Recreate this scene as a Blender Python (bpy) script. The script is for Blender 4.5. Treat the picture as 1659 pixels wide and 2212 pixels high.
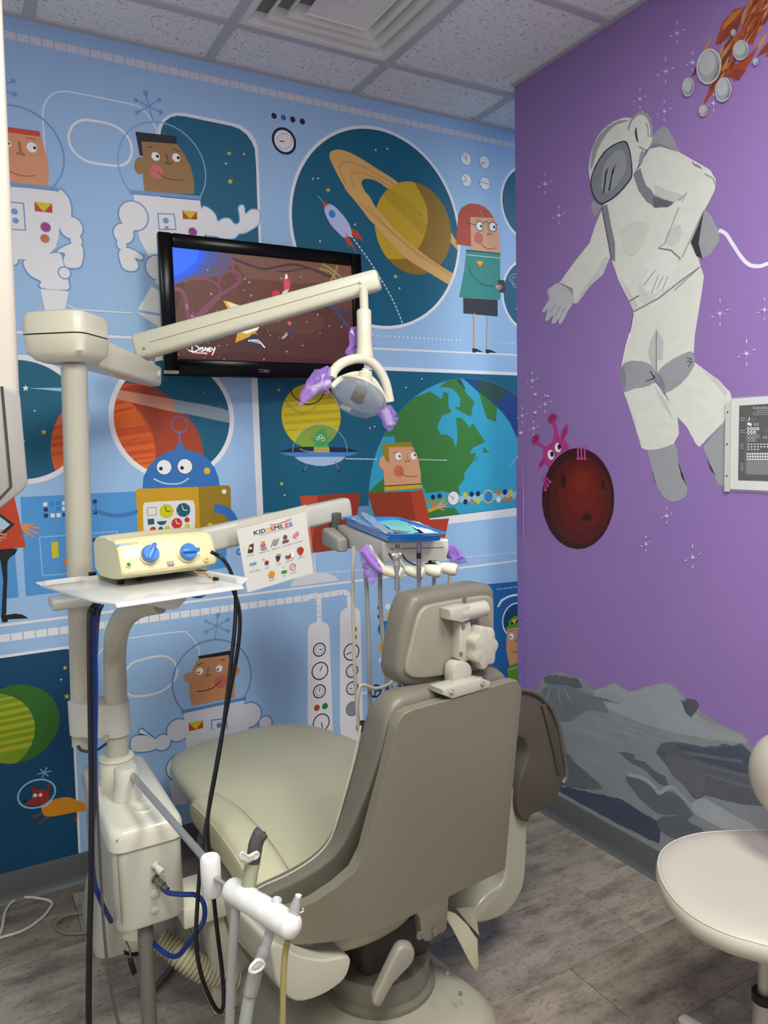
import bpy, bmesh, math, random
from mathutils import Vector, Matrix, geometry
V = Vector
C = bpy.context.scene
COL = C.collection
for o in list(bpy.data.objects): bpy.data.objects.remove(o)
random.seed(7)
# ---------------------------------------------------------------- camera
FPX, PPX, PPY, EYE = 1640.0, 829.5, 1106.0, 1.561
ROT = Matrix(((0.86784072, 0.06635281, -0.4923919), (-0.49619883, 0.06531885, -0.86574833), (-0.02528236, 0.99565594, 0.08961054)))
cam_data = bpy.data.cameras.new('camera')
cam_data.sensor_fit = 'HORIZONTAL'; cam_data.sensor_width = 36.0
cam_data.lens = FPX / 1659 * 36.0; cam_data.clip_start = 0.05
cam = bpy.data.objects.new('camera', cam_data); COL.objects.link(cam)
cam.matrix_world = Matrix.Translation((0, 0, EYE)) @ ROT.to_4x4()
C.camera = cam
# ---------------------------------------------------------------- world, exposure
w = bpy.data.worlds.new('world'); C.world = w; w.use_nodes = True
w.node_tree.nodes['Background'].inputs[0].default_value = (1.0, 1.0, 0.96, 1)
w.node_tree.nodes['Background'].inputs[1].default_value = 0.75
C.view_settings.view_transform = 'Standard'; C.view_settings.look = 'None'
C.view_settings.gamma = 1; C.view_settings.use_curve_mapping = False
C.view_settings.exposure = 0.0
LAMP_POWER = 55.0
# room numbers
YB, XP, HC, XL, YF, XR, YPE = 2.86, 2.079, 2.985, -1.5, -1.9, 3.5, 2.507

# ---------------------------------------------------------------- pixel rays (where a thing of the photo lies at a real distance)
def ray(x, y): return ROT @ V((x - PPX, -(y - PPY), -FPX))
def onY(x, y, Y): d = ray(x, y); return V((0, 0, EYE)) + d * (Y / d.y)
def onZ(x, y, z): d = ray(x, y); return V((0, 0, EYE)) + d * ((z - EYE) / d.z)
def onX(x, y, X): d = ray(x, y); return V((0, 0, EYE)) + d * (X / d.x)
def onP(x, y, o, n): d = ray(x, y); e = V((0, 0, EYE)); return e + d * ((o - e).dot(n) / d.dot(n))

# ---------------------------------------------------------------- materials
def lin(c): c /= 255.0; return c / 12.92 if c <= 0.04045 else ((c + 0.055) / 1.055) ** 2.4
def hexc(h):
    h = h.lstrip('#'); h = ''.join(k * 2 for k in h) if len(h) == 3 else h
    return tuple(lin(int(h[i:i+2], 16)) for i in (0, 2, 4)) + (1,)
MATS = {}
def mat(name, h, rough=0.5, metal=0.0, var=0.06, scale=12.0, bump=0.0, bscale=200.0, trans=0.0, alpha=1.0, emit=0.0, coat=0.0, stretch=None, ior=1.45, sheen=0.0, var2=None, gain=1.0):
    if name in MATS: return MATS[name]
    m = bpy.data.materials.new(name); m.use_nodes = True
    nt = m.node_tree; b = nt.nodes['Principled BSDF']; L = nt.links
    c = tuple(k * gain for k in hexc(h)[:3]) + (1,)
    tc = nt.nodes.new('ShaderNodeNewGeometry')
    src = tc.outputs['Position']
    if stretch:
        mp = nt.nodes.new('ShaderNodeMapping'); mp.inputs['Scale'].default_value = stretch
        L.new(src, mp.inputs['Vector']); src = mp.outputs['Vector']
    n = nt.nodes.new('ShaderNodeTexNoise'); n.inputs['Scale'].default_value = scale; n.inputs['Detail'].default_value = 4
    L.new(src, n.inputs['Vector'])
    mx = nt.nodes.new('ShaderNodeMix'); mx.data_type = 'RGBA'
    mx.inputs[6].default_value = tuple(max(0, k * (1 - var)) for k in c[:3]) + (1,)
    mx.inputs[7].default_value = (hexc(var2) if var2 else tuple(min(1, k * (1 + var)) for k in c[:3]) + (1,))
    L.new(n.outputs['Fac'], mx.inputs[0]); L.new(mx.outputs[2], b.inputs['Base Color'])
    b.inputs['Roughness'].default_value = rough; b.inputs['Metallic'].default_value = metal; b.inputs['IOR'].default_value = ior
    b.inputs['Transmission Weight'].default_value = trans; b.inputs['Alpha'].default_value = alpha
    b.inputs['Coat Weight'].default_value = coat
    if emit:
        L.new(mx.outputs[2], b.inputs['Emission Color']); b.inputs['Emission Strength'].default_value = emit
    if bump:
        n2 = nt.nodes.new('ShaderNodeTexNoise'); n2.inputs['Scale'].default_value = bscale; n2.inputs['Detail'].default_value = 3
        L.new(src, n2.inputs['Vector'])
        bp = nt.nodes.new('ShaderNodeBump'); bp.inputs['Strength'].default_value = bump; bp.inputs['Distance'].default_value = 0.002
        L.new(n2.outputs['Fac'], bp.inputs['Height']); L.new(bp.outputs['Normal'], b.inputs['Normal'])
    MATS[name] = m
    return m
def paint(h): return mat('paint_' + h.strip('#').lower(), h, 0.55, var=0.02, scale=6)
def brush(h): return mat('brush_' + h.strip('#').lower(), h, 0.5, var=0.09, scale=9, stretch=(1, 2.2, 5), bump=0.06, bscale=40)
def glow(h): return mat('screen_' + h.strip('#').lower(), h, 0.45, var=0.16, scale=28, emit=0.36)
def rock(h): return mat('rock_' + h.strip('#').lower(), h, 0.5, var=0.2, scale=5, stretch=(1, 1.6, 4.2), bump=0.08, bscale=30, gain=1.3)

# ---------------------------------------------------------------- mesh building
class MB:
    """Collects shapes; build() links them as ONE mesh object."""
    def __init__(s): s.v = []; s.f = []; s.m = []; s.mi = 0
    def add(s, vs, fs):
        o = len(s.v); s.v += [V(p) for p in vs]; s.f += [tuple(i + o for i in f) for f in fs]; s.m += [s.mi] * len(fs); return s
    def bm(s, bm, M=None):
        bm.verts.index_update()
        vs = [(M @ v.co if M else v.co.copy()) for v in bm.verts]
        fs = [tuple(v.index for v in f.verts) for f in bm.faces]
        bm.free(); return s.add(vs, fs)
    def rbox(s, c, size, bev=0.004, seg=3, R=None):
        bm = bmesh.new(); bmesh.ops.create_cube(bm, size=1)
        for v in bm.verts: v.co = V((v.co.x * size[0], v.co.y * size[1], v.co.z * size[2]))
        if bev > 0: bmesh.ops.bevel(bm, geom=bm.edges[:], offset=min(bev, min(size) * 0.49), segments=seg, profile=0.5, affect='EDGES')
        M = Matrix.Translation(c)
        if R is not None: M = M @ R.to_4x4()
        return s.bm(bm, M)
    def bx(s, a, b, bev=0.0, seg=2):
        return s.rbox([(a[i] + b[i]) / 2 for i in range(3)], [abs(b[i] - a[i]) for i in range(3)], bev, seg)
    def prism(s, pts, vec, bev=0.0, seg=2):
        """polygon pts (3D, planar-ish) extruded along vec, rims bevelled"""
        bm = bmesh.new(); vec = V(vec); pts = [V(p) for p in pts]
        n = len(pts); a = [bm.verts.new(p) for p in pts]; b = [bm.verts.new(p + vec) for p in pts]
        nrm = geometry.normal(pts)
        if nrm.dot(vec) > 0: a, b = b, a
        f1 = bm.faces.new(a); f2 = bm.faces.new(list(reversed(b)))
        for i in range(n):
            j = (i + 1) % n; bm.faces.new((a[j], a[i], b[i], b[j]))
        bmesh.ops.recalc_face_normals(bm, faces=bm.faces[:])
        if bev > 0:
            eds = [e for e in bm.edges if f1 in e.link_faces or f2 in e.link_faces]
            bmesh.ops.bevel(bm, geom=eds, offset=bev, segments=seg, profile=0.5, affect='EDGES', clamp_overlap=True)
        bmesh.ops.triangulate(bm, faces=[f for f in bm.faces if len(f.verts) > 4])
        return s.bm(bm)
    def loft(s, rings, caps=True, closed=False):
        n = len(rings[0]); vs = [p for r in rings for p in r]; fs = []
        k = len(rings)
        for i in range(k if closed else k - 1):
            for j in range(n):
                a = i * n + j; b = i * n + (j + 1) % n; i2 = (i + 1) % k
                fs.append((a, b, i2 * n + (j + 1) % n, i2 * n + j))
        if caps and not closed:
            fs.append(tuple(reversed(range(n)))); fs.append(tuple((k - 1) * n + j for j in range(n)))
        return s.add(vs, fs)
    def tube(s, pts, r, n=12, caps=True, flat=1.0):
        pts = [V(p) for p in pts]; m = len(pts)
        if not isinstance(r, (list, tuple)): r = [r] * m
        T = []
        for i in range(m):
            a = pts[max(0, i - 1)]; b = pts[min(m - 1, i + 1)]; T.append((b - a).normalized())
        u = T[0].orthogonal().normalized(); rings = []
        for i in range(m):
            t = T[i]; u = (u - t * u.dot(t)); u = u.normalized() if u.length > 1e-6 else t.orthogonal().normalized(); q = t.cross(u)
            rings.append([pts[i] + (u * math.cos(2 * math.pi * j / n) + q * math.sin(2 * math.pi * j / n) * flat) * r[i] for j in range(n)])
        return s.loft(rings, caps)
    def lathe(s, prof, org, axis=(0, 0, 1), n=24):
        ax = V(axis).normalized(); u = ax.orthogonal().normalized(); q = ax.cross(u); org = V(org)
        rings = [[org + ax * z + (u * math.cos(2 * math.pi * j / n) + q * math.sin(2 * math.pi * j / n)) * max(r, 1e-4) for j in range(n)] for r, z in prof]
        return s.loft(rings)
    def ball(s, c, r, R=None, n=20, k=12):
        if not isinstance(r, (list, tuple)): r = (r, r, r)
        c = V(c); rings = []
        for i in range(k + 1):
            a = -math.pi / 2 + math.pi * i / k
            ring = []
            for j in range(n):
                b = 2 * math.pi * j / n
                p = V((max(math.cos(a), 1e-3) * math.cos(b) * r[0], max(math.cos(a), 1e-3) * math.sin(b) * r[1], math.sin(a) * r[2]))
                ring.append(c + (R @ p if R is not None else p))
            rings.append(ring)
        return s.loft(rings)
    def build(s, name, mats, parent=None, sharp=40, flat=False, loc=None):
        me = bpy.data.meshes.new(name)
        L = V(loc) if loc is not None else (V(parent['_o']) if parent is not None else V((0, 0, 0)))
        me.from_pydata([tuple(p - L) for p in s.v], [], s.f)
        if not isinstance(mats, (list, tuple)): mats = [mats]
        for m in mats: me.materials.append(m)
        me.polygons.foreach_set('material_index', s.m)
        if not flat:
            me.polygons.foreach_set('use_smooth', [True] * len(me.polygons))
            me.set_sharp_from_angle(angle=math.radians(sharp))
        me.validate(); me.update()
        o = bpy.data.objects.new(name, me); COL.objects.link(o)
        o['_o'] = tuple(L)
        if parent is not None: o.parent = parent
        else: o.location = L
        return o
def thing(name, label, cat, loc, group=None):
    o = bpy.data.objects.new(name, None); o.empty_display_size = 0.05; COL.objects.link(o)
    o.location = loc; o['_o'] = tuple(loc); o['label'] = label; o['category'] = cat
    if group: o['group'] = group
    return o
def tag(o, label, cat, group=None, kind=None):
    if label: o['label'] = label
    if cat: o['category'] = cat
    if group: o['group'] = group
    if kind: o['kind'] = kind
    return o
def spline(pts, k=8, closed=False):
    pts = [V(p) for p in pts]; n = len(pts); out = []
    if n < 3: return pts
    rng = range(n if closed else n - 1)
    for i in rng:
        p0 = pts[(i - 1) % n] if closed or i > 0 else pts[0] * 2 - pts[1]
        p1 = pts[i]; p2 = pts[(i + 1) % n]
        p3 = pts[(i + 2) % n] if closed or i + 2 < n else pts[-1] * 2 - pts[-2]
        for j in range(k):
            t = j / k
            out.append(0.5 * ((2 * p1) + (p2 - p0) * t + (2 * p0 - 5 * p1 + 4 * p2 - p3) * t * t + (3 * p1 - p0 - 3 * p2 + p3) * t ** 3))
    if not closed: out.append(pts[-1])
    return out
def rotto(z, x=(1, 0, 0)):
    z = V(z).normalized(); x = V(x); x = (x - z * x.dot(z)).normalized(); y = z.cross(x)
    return Matrix((x, y, z)).transposed()

# ---------------------------------------------------------------- flat paint and print
_tx = {}
def text_tris(st, bold=False):
    k = st
    if k in _tx: return _tx[k]
    cu = bpy.data.curves.new('t', 'FONT'); cu.body = st; cu.resolution_u = 3
    ob = bpy.data.objects.new('t', cu); COL.objects.link(ob)
    bpy.context.view_layer.update()
    dg = bpy.context.evaluated_depsgraph_get(); me = ob.evaluated_get(dg).to_mesh()
    me.calc_loop_triangles()
    vs = [v.co.xy.copy() for v in me.vertices]; ts = [tuple(t.vertices) for t in me.loop_triangles]
    bpy.data.objects.remove(ob); bpy.data.curves.remove(cu)
    if vs:
        x0 = min(v.x for v in vs); x1 = max(v.x for v in vs)
        vs = [V(((v.x - x0) / (x1 - x0), v.y / 0.69)) for v in vs]
    _tx[k] = (vs, ts); return _tx[k]
def S(st): return [tuple(float(k) for k in p.split(',')) for p in st.split()] if isinstance(st, str) else st
class Paint:
    """Flat colour shapes lying on one plane: o + a*u + b*v, each a hair in front of the last."""
    STEP = 0.00003
    def __init__(s, o, u, v, n, matf=paint, base=0.0004):
        s.o = V(o); s.u = V(u); s.v = V(v); s.n = V(n); s.mf = matf
        s.verts = []; s.faces = []; s.mi = []; s.cols = []; s.k = 0; s.base = .0002 + base * .22; s.fr = (0, 0, 1); s.clip = None; s.jag = 0.0
    def F(s, ox, oy, sc): s.fr = (ox, oy, sc); return s
    def to2(s, p):
        x = p[0] / s.fr[2] + s.fr[0]; y = p[1] / s.fr[2] + s.fr[1]
        q = onP(x, y, s.o, s.n) - s.o
        return V((q.dot(s.u), q.dot(s.v)))
    def m2(s, pts): return [s.to2(p) for p in S(pts)]
    def _ci(s, c):
        if c not in s.cols: s.cols.append(c)
        return s.cols.index(c)
    def tris(s, c, vs, ts):
        off = s.base + s.k * s.STEP; o = len(s.verts)
        s.verts += [s.o + s.u * p.x + s.v * p.y + s.n * off for p in vs]
        s.faces += [tuple(i + o for i in t) for t in ts]; s.mi += [s._ci(c)] * len(ts); s.k += 1
    def raw(s, c, pts):
        pts = [V(p) for p in pts]
        if s.clip: pts = s._clip(pts, s.clip)
        if len(pts) < 3: return
        ts = geometry.tessellate_polygon([[V((p.x, p.y, 0)) for p in pts]])
        s.tris(c, pts, ts)
    def _clip(s, pts, poly):
        ar = sum(poly[i].x * poly[(i + 1) % len(poly)].y - poly[(i + 1) % len(poly)].x * poly[i].y for i in range(len(poly)))
        P = poly if ar > 0 else list(reversed(poly))
        for i in range(len(P)):
            a, b = P[i], P[(i + 1) % len(P)]; e = b - a
            ins = lambda p: e.x * (p.y - a.y) - e.y * (p.x - a.x) >= 0
            out = []
            for j in range(len(pts)):
                p, q = pts[j], pts[(j + 1) % len(pts)]; ip, iq = ins(p), ins(q)
                if ip: out.append(p)
                if ip != iq:
                    d = q - p; den = e.x * d.y - e.y * d.x
                    if abs(den) > 1e-12:
                        t = -(e.x * (p.y - a.y) - e.y * (p.x - a.x)) / den; out.append(p + d * t)
            pts = out
            if not pts: return []
        return pts
    def poly(s, c, pts, sm=0):
        q = s.m2(pts)
        if sm: q = [V((p.x, p.y)) for p in spline([V((p.x, p.y, 0)) for p in q], sm, True)]
        if s.jag: q = s.rough(q)
        s.raw(c, q)
    def rough(s, q):
        """hand-painted edge: extra points pushed a little in and out"""
        rnd = random.Random(len(q) * 7 + s.k); out = []
        for a, b in zip(q, q[1:] + q[:1]):
            n = max(1, int((b - a).length / (s.jag * 4)))
            for i in range(n): out.append(a.lerp(b, i / n) + V((rnd.uniform(-1, 1), rnd.uniform(-1, 1))) * s.jag * (.5 if i else .25))
        return out
    def ell(s, c, cx, cy, rx, ry=None, n=24, rot=0):
        ry = ry or rx; cr, sr = math.cos(rot), math.sin(rot)
        q = s.m2([(cx + rx * math.cos(t) * cr - ry * math.sin(t) * sr, cy + rx * math.cos(t) * sr + ry * math.sin(t) * cr) for t in (2 * math.pi * i / n for i in range(n))])
        s.raw(c, s.rough(q) if s.jag else q)
    def dot(s, c, cx, cy, r, n=20):
        p = s.to2((cx, cy)); R = (s.to2((cx + r, cy)) - s.to2((cx - r, cy))).length / 2
        s.raw(c, [p + V((math.cos(t), math.sin(t))) * R for t in (2 * math.pi * i / n for i in range(n))])
    def fit(s, pts):
        q = s.m2(pts); n = len(q); m = sum(q, V((0, 0))) / n; sc = max((p - m).length for p in q)
        A = [[0.0] * 4 for _ in range(3)]
        for p in q:
            e = (p - m) / sc; r = (e.x, e.y, 1.0); b = e.x ** 2 + e.y ** 2
            for i in range(3):
                for j in range(3): A[i][j] += r[i] * r[j]
                A[i][3] += r[i] * b
        M = Matrix([a[:3] for a in A]); x = M.inverted() @ V([a[3] for a in A])
        cx, cy = x[0] / 2, x[1] / 2; return m + V((cx, cy)) * sc, math.sqrt(x[2] + cx * cx + cy * cy) * sc
    def circ(s, c, cen, R, n=64): s.raw(c, s.cpts(cen, R, n))
    def cpts(s, cen, R, n=48): return [cen + V((math.cos(t), math.sin(t))) * R for t in (2 * math.pi * i / n for i in range(n))]
    def rib(s, c, q, wd, closed=False):
        n = len(q); vs = []; ts = []
        for i in range(n):
            a = q[(i - 1) % n] if closed or i > 0 else q[i]; b = q[(i + 1) % n] if closed or i < n - 1 else q[i]
            d1 = (q[i] - a); d2 = (b - q[i])
            d1 = d1.normalized() if d1.length > 1e-9 else d2.normalized(); d2 = d2.normalized() if d2.length > 1e-9 else d1
            t = d1 + d2; t = t.normalized() if t.length > 1e-6 else d1
            nn = V((-t.y, t.x)); k = 1 / max(0.5, nn.dot(V((-d1.y, d1.x))))
            vs += [q[i] + nn * wd / 2 * k, q[i] - nn * wd / 2 * k]
        for i in range(n if closed else n - 1):
            j = (i + 1) % n; ts += [(2 * i, 2 * i + 1, 2 * j + 1), (2 * i, 2 * j + 1, 2 * j)]
        if s.clip:
            for t in ts: 
                k0 = s.k; s.raw(c, [vs[i] for i in t]); s.k = k0
            s.k += 1
        else: s.tris(c, vs, ts)
    def line(s, c, pts, wd, sm=0, closed=False):
        """stroke; wd in metres"""
        q = s.m2(pts)
        if sm: q = [V((p.x, p.y)) for p in spline([V((p.x, p.y, 0)) for p in q], sm, closed)]
        s.rib(c, q, wd, closed)
    def ring(s, c, cx, cy, r, wd, n=28):
        p = s.to2((cx, cy)); R = (s.to2((cx + r, cy)) - s.to2((cx - r, cy))).length / 2
        s.rib(c, s.cpts(p, R, n), wd, True)
    def dots(s, c, pts, r, gap, sm=0, dash=False):
        """row of dots (or dashes); r and gap in metres"""
        q = s.m2(pts)
        if sm: q = [V((p.x, p.y)) for p in spline([V((p.x, p.y, 0)) for p in q], sm)]
        k0 = s.k; acc = 0.0
        for a, b in zip(q, q[1:]):
            d = (b - a).length; t = acc
            while t < d:
                p = a.lerp(b, t / d); e = (b - a).normalized()
                if dash: s.rib(c, [p - e * gap * 0.32, p + e * gap * 0.32], r * 2)
                else: s.raw(c, s.cpts(p, r, 8))
                s.k = k0; t += gap
            acc = t - d
        s.k += 1
    def star(s, c, cx, cy, r, rot=0.0):
        s.raw(c, s.m2([(cx + math.sin(rot + math.pi * i / 5) * (r if i % 2 == 0 else r * 0.42), cy - math.cos(rot + math.pi * i / 5) * (r if i % 2 == 0 else r * 0.42)) for i in range(10)]))
    def blobs(s, fill, edge, wd, shapes, sm=6):
        """several closed shapes merged under one outline"""
        qs = []
        for sh in shapes:
            if isinstance(sh, tuple): qs.append(('c', sh))
            else: qs.append(('p', sh))
        for t, sh in qs:
            if t == 'c':
                p = s.to2(sh[:2]); R = (s.to2((sh[0] + sh[2], sh[1])) - s.to2((sh[0] - sh[2], sh[1]))).length / 2
                s.circ(edge, p, R + wd, 32)
            else:
                q = s.m2(sh); q = [V((p.x, p.y)) for p in spline([V((p.x, p.y, 0)) for p in q], sm, True)]
                s.rib(edge, q, wd * 2, True)
        for t, sh in qs:
            if t == 'c':
                p = s.to2(sh[:2]); R = (s.to2((sh[0] + sh[2], sh[1])) - s.to2((sh[0] - sh[2], sh[1]))).length / 2
                s.circ(fill, p, R, 32)
            else: s.poly(fill, sh, sm)
    def text(s, c, st, p0, p1, up, bold=0):
        """letters from p0 to p1 (baseline ends), up = vector of the letter height; all in frame pixels"""
        vs, ts = text_tris(st)
        q = [s.to2((p0[0] + (p1[0] - p0[0]) * v.x + up[0] * v.y, p0[1] + (p1[1] - p0[1]) * v.x + up[1] * v.y)) for v in vs]
        s.tris(c, q, ts)
        if bold:
            e = (s.to2(p1) - s.to2(p0)).normalized() * bold; k0 = s.k
            s.tris(c, [p + e for p in q], ts); s.tris(c, [p + V((-e.y, e.x)) * 0.6 for p in q], ts)
    def build(s, name, parent, matf=None):
        mb = MB(); mb.v = s.verts; mb.f = s.faces; mb.m = s.mi
        mf = matf or s.mf
        ob = mb.build(name, [mf(c) for c in s.cols], parent, flat=True)
        return ob
# ================================================================ ROOM
def struct(o): o['kind'] = 'structure'; return o
def lamp_troffer(x, y, sx, sy, pw, group):
    t = thing('ceiling_light', 'recessed white ceiling light panel nearer the ' + ('purple wall' if x > .8 else 'left wall') + ' of the room' if x < 2 else 'recessed white ceiling light panel in the corridor beyond the purple wall', 'light', (x, y, HC), group)
    f = MB()
    for a, b in (((-sx/2, -sy/2), (sx/2, -sy/2 + .025)), ((-sx/2, sy/2 - .025), (sx/2, sy/2)), ((-sx/2, -sy/2), (-sx/2 + .025, sy/2)), ((sx/2 - .025, -sy/2), (sx/2, sy/2))):
        f.bx((x + a[0], y + a[1], HC - .012), (x + b[0], y + b[1], HC + .012))
    f.build('light_frame', M_TEE, t)
    d = MB(); d.bx((x - sx/2 + .025, y - sy/2 + .025, HC + .001), (x + sx/2 - .025, y + sy/2 - .025, HC + .006))
    d.build('light_diffuser', mat('diffuser', '#f4f6f8', 0.6, emit=2.0), t)
    ld = bpy.data.lights.new('troffer_light', 'AREA'); ld.shape = 'RECTANGLE'; ld.size = sx - .06; ld.size_y = sy - .06
    ld.energy = pw; ld.color = (0.97, 1.0, 0.93)
    lo = bpy.data.objects.new('tube_light', ld); COL.objects.link(lo); lo.location = (0, 0, -0.004); lo.parent = t
M_TEE = mat('tee_white', '#bcbcbf', 0.5, var=0.02)
M_TILE = mat('ceiling_tile', '#ecebec', 0.9, var=0.03, scale=5)
def tile_nodes(m):
    nt = m.node_tree; b = nt.nodes['Principled BSDF']; L = nt.links
    g = nt.nodes.new('ShaderNodeNewGeometry'); n = nt.nodes.new('ShaderNodeTexNoise'); n.inputs['Scale'].default_value = 95; n.inputs['Detail'].default_value = 2; n.inputs['Distortion'].default_value = 1.4
    L.new(g.outputs['Position'], n.inputs['Vector'])
    r = nt.nodes.new('ShaderNodeValToRGB'); r.color_ramp.elements[0].position = .33; r.color_ramp.elements[0].color = (0.2, 0.2, 0.21, 1); r.color_ramp.elements[1].position = .40; r.color_ramp.elements[1].color = (1, 1, 1, 1)
    L.new(n.outputs['Fac'], r.inputs['Fac'])
    mm = nt.nodes.new('ShaderNodeMix'); mm.data_type = 'RGBA'; mm.blend_type = 'MULTIPLY'; mm.inputs[0].default_value = 0.75
    old = b.inputs['Base Color'].links[0].from_socket
    L.new(old, mm.inputs[6]); L.new(r.outputs['Color'], mm.inputs[7]); L.new(mm.outputs[2], b.inputs['Base Color'])
    bp = nt.nodes.new('ShaderNodeBump'); bp.inputs['Strength'].default_value = .5; bp.inputs['Distance'].default_value = .002
    L.new(r.outputs['Color'], bp.inputs['Height']); L.new(bp.outputs['Normal'], b.inputs['Normal'])
tile_nodes(M_TILE)
# floor
M_SUB = mat('floor_joint', '#2b2826', 0.8)
floor = struct(MB().bx((XL, YF, -.06), (XR, YB, -.004)).build('floor', M_SUB))
M_PLANK = mat('vinyl_plank', '#8b837c', 0.42, var=0.0)
def plank_nodes(m):
    nt = m.node_tree; b = nt.nodes['Principled BSDF']; L = nt.links
    for n in [n for n in nt.nodes if n.type in ('TEX_NOISE', 'MIX')]: nt.nodes.remove(n)
    g = nt.nodes.new('ShaderNodeNewGeometry'); oi = nt.nodes.new('ShaderNodeObjectInfo')
    ad = nt.nodes.new('ShaderNodeVectorMath'); ad.operation = 'ADD'
    sc = nt.nodes.new('ShaderNodeVectorMath'); sc.operation = 'SCALE'; sc.inputs['Scale'].default_value = 9
    cb = nt.nodes.new('ShaderNodeCombineXYZ'); L.new(oi.outputs['Random'], cb.inputs[0]); L.new(oi.outputs['Random'], cb.inputs[1])
    L.new(cb.outputs[0], sc.inputs[0]); L.new(g.outputs['Position'], ad.inputs[0]); L.new(sc.outputs[0], ad.inputs[1])
    def noise(scx, scy, s, det, dis=0.0):
        mp = nt.nodes.new('ShaderNodeMapping'); mp.inputs['Scale'].default_value = (scx, scy, 1); L.new(ad.outputs[0], mp.inputs['Vector'])
        n = nt.nodes.new('ShaderNodeTexNoise'); n.inputs['Scale'].default_value = s; n.inputs['Detail'].default_value = det; n.inputs['Roughness'].default_value = .62; n.inputs['Distortion'].default_value = dis
        L.new(mp.outputs[0], n.inputs['Vector']); return n.outputs['Fac']
    def ramp(f, stops):
        r = nt.nodes.new('ShaderNodeValToRGB'); e = r.color_ramp.elements
        while len(e) < len(stops): e.new(.5)
        for k, (p, h) in enumerate(stops): e[k].position = p; e[k].color = hexc(h)
        L.new(f, r.inputs['Fac']); return r.outputs['Color']
    base = ramp(noise(.38, 4.2, 2.6, 7, .3), [(.30, '#81796d'), (.5, '#988e81'), (.70, '#aaa091')])
    fine = ramp(noise(1, 1.6, 55, 8, 0), [(.34, '#8a847d'), (.46, '#ffffff'), (1, '#ffffff')])
    blot = ramp(noise(1.2, 2.4, 6, 8, 0), [(.34, '#a3a09e'), (.54, '#ffffff'), (1, '#ffffff')])
    def mul(a, c, f):
        mm = nt.nodes.new('ShaderNodeMix'); mm.data_type = 'RGBA'; mm.blend_type = 'MULTIPLY'; mm.inputs[0].default_value = f
        L.new(a, mm.inputs[6]); L.new(c, mm.inputs[7]); return mm.outputs[2]
    tint = ramp(oi.outputs['Random'], [(0, '#e6e0da'), (.5, '#ffffff'), (1, '#ece8ea')])
    col = mul(mul(mul(base, fine, .55), blot, .7), tint, 1)
    L.new(col, b.inputs['Base Color'])
plank_nodes(M_PLANK)
def plank(x0, x1, y0, y1):
    MB().bx((x0 + .0007, y0 + .0007, -.005), (x1 - .0007, y1 - .0007, 0), .0012, 1).build('plank', M_PLANK, floor, loc=(0, 0, 0))
row = 0; y = 1.886 - .3015 * 14
while y < YB - .01:
    k = round((y - 1.886) / .3015)
    ph = [1.20, 1.802, 1.495, 2.05][k % 4] if k not in (-2,) else 1.495
    if k == -1: ph = 1.80
    if k == -3: ph = 1.792
    x = ph - 1.22 * 4
    while x < XR:
        a, b_ = max(x, XL), min(x + 1.22, XR); ya, yb_ = max(y, YF), min(y + .3015, YB)
        if b_ - a > .01 and yb_ - ya > .01: plank(a, b_, ya, yb_)
        x += 1.22
    y += .3015
# ceiling: backing slab, drop-in tiles, grid tees
ceil = struct(MB().bx((XL, YF, HC + .03), (XR, YB, HC + .09)).build('ceiling', mat('plenum', '#8a8a8a', .9)))
GX = [.32 + .605 * k for k in range(-3, 5)]; GY = [2.58 - .592 * k for k in range(0, 8)]
xs = [XL] + GX + [XR]; ys = [YF] + list(reversed(GY[:-0 or None])) + [YB]
xs = sorted(set(round(v, 4) for v in xs if XL <= v <= XR)); ys = sorted(set(round(v, 4) for v in ys if YF <= v <= YB))
TROFF = [(.925 + .605 * 1, 1.53 + .605, .22, 1.404), (-.285, .32, -.372, .812)]
def in_tro(cx, cy):
    return any(a < cx < b and c < cy < d for a, b, c, d in TR)
VENT = (.925, 1.53, 1.988, 2.58)
TR = [(.925, 1.53, GY[5], GY[3]), (-.285, .32, GY[5], GY[3]), (2.74, 3.345, GY[3], GY[1])]
for i in range(len(xs) - 1):
    for j in range(len(ys) - 1):
        cx, cy = (xs[i] + xs[i+1]) / 2, (ys[j] + ys[j+1]) / 2
        if in_tro(cx, cy) or (VENT[0] < cx < VENT[1] and VENT[2] < cy < VENT[3]): continue
        MB().bx((xs[i] + .012, ys[j] + .012, HC + .004), (xs[i+1] - .012, ys[j+1] - .012, HC + .02), .003, 1).build('ceiling_tile', M_TILE, ceil, loc=(0, 0, 0))
for x in xs[1:-1]: MB().bx((x - .016, YF, HC - .003), (x + .016, YB, HC + .004), .001, 1).build('grid_tee', M_TEE, ceil, loc=(0, 0, 0))
for y in ys[1:-1]: MB().bx((XL, y - .016, HC - .0028), (XR, y + .016, HC + .0042), .001, 1).build('grid_tee', M_TEE, ceil, loc=(0, 0, 0))
MB().bx((XL, YB - .022, HC - .004), (XR, YB, HC + .004)).build('wall_angle', M_TEE, ceil, loc=(0, 0, 0))
MB().bx((XP - .022, YF, HC - .004), (XP, YPE, HC + .004)).build('wall_angle', M_TEE, ceil, loc=(0, 0, 0))
for a, b, c, d in TR: lamp_troffer((a + b) / 2, (c + d) / 2, b - a - .03, d - c - .03, LAMP_POWER * (1 if a < 2 else .55), 'ceiling light panels')
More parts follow.
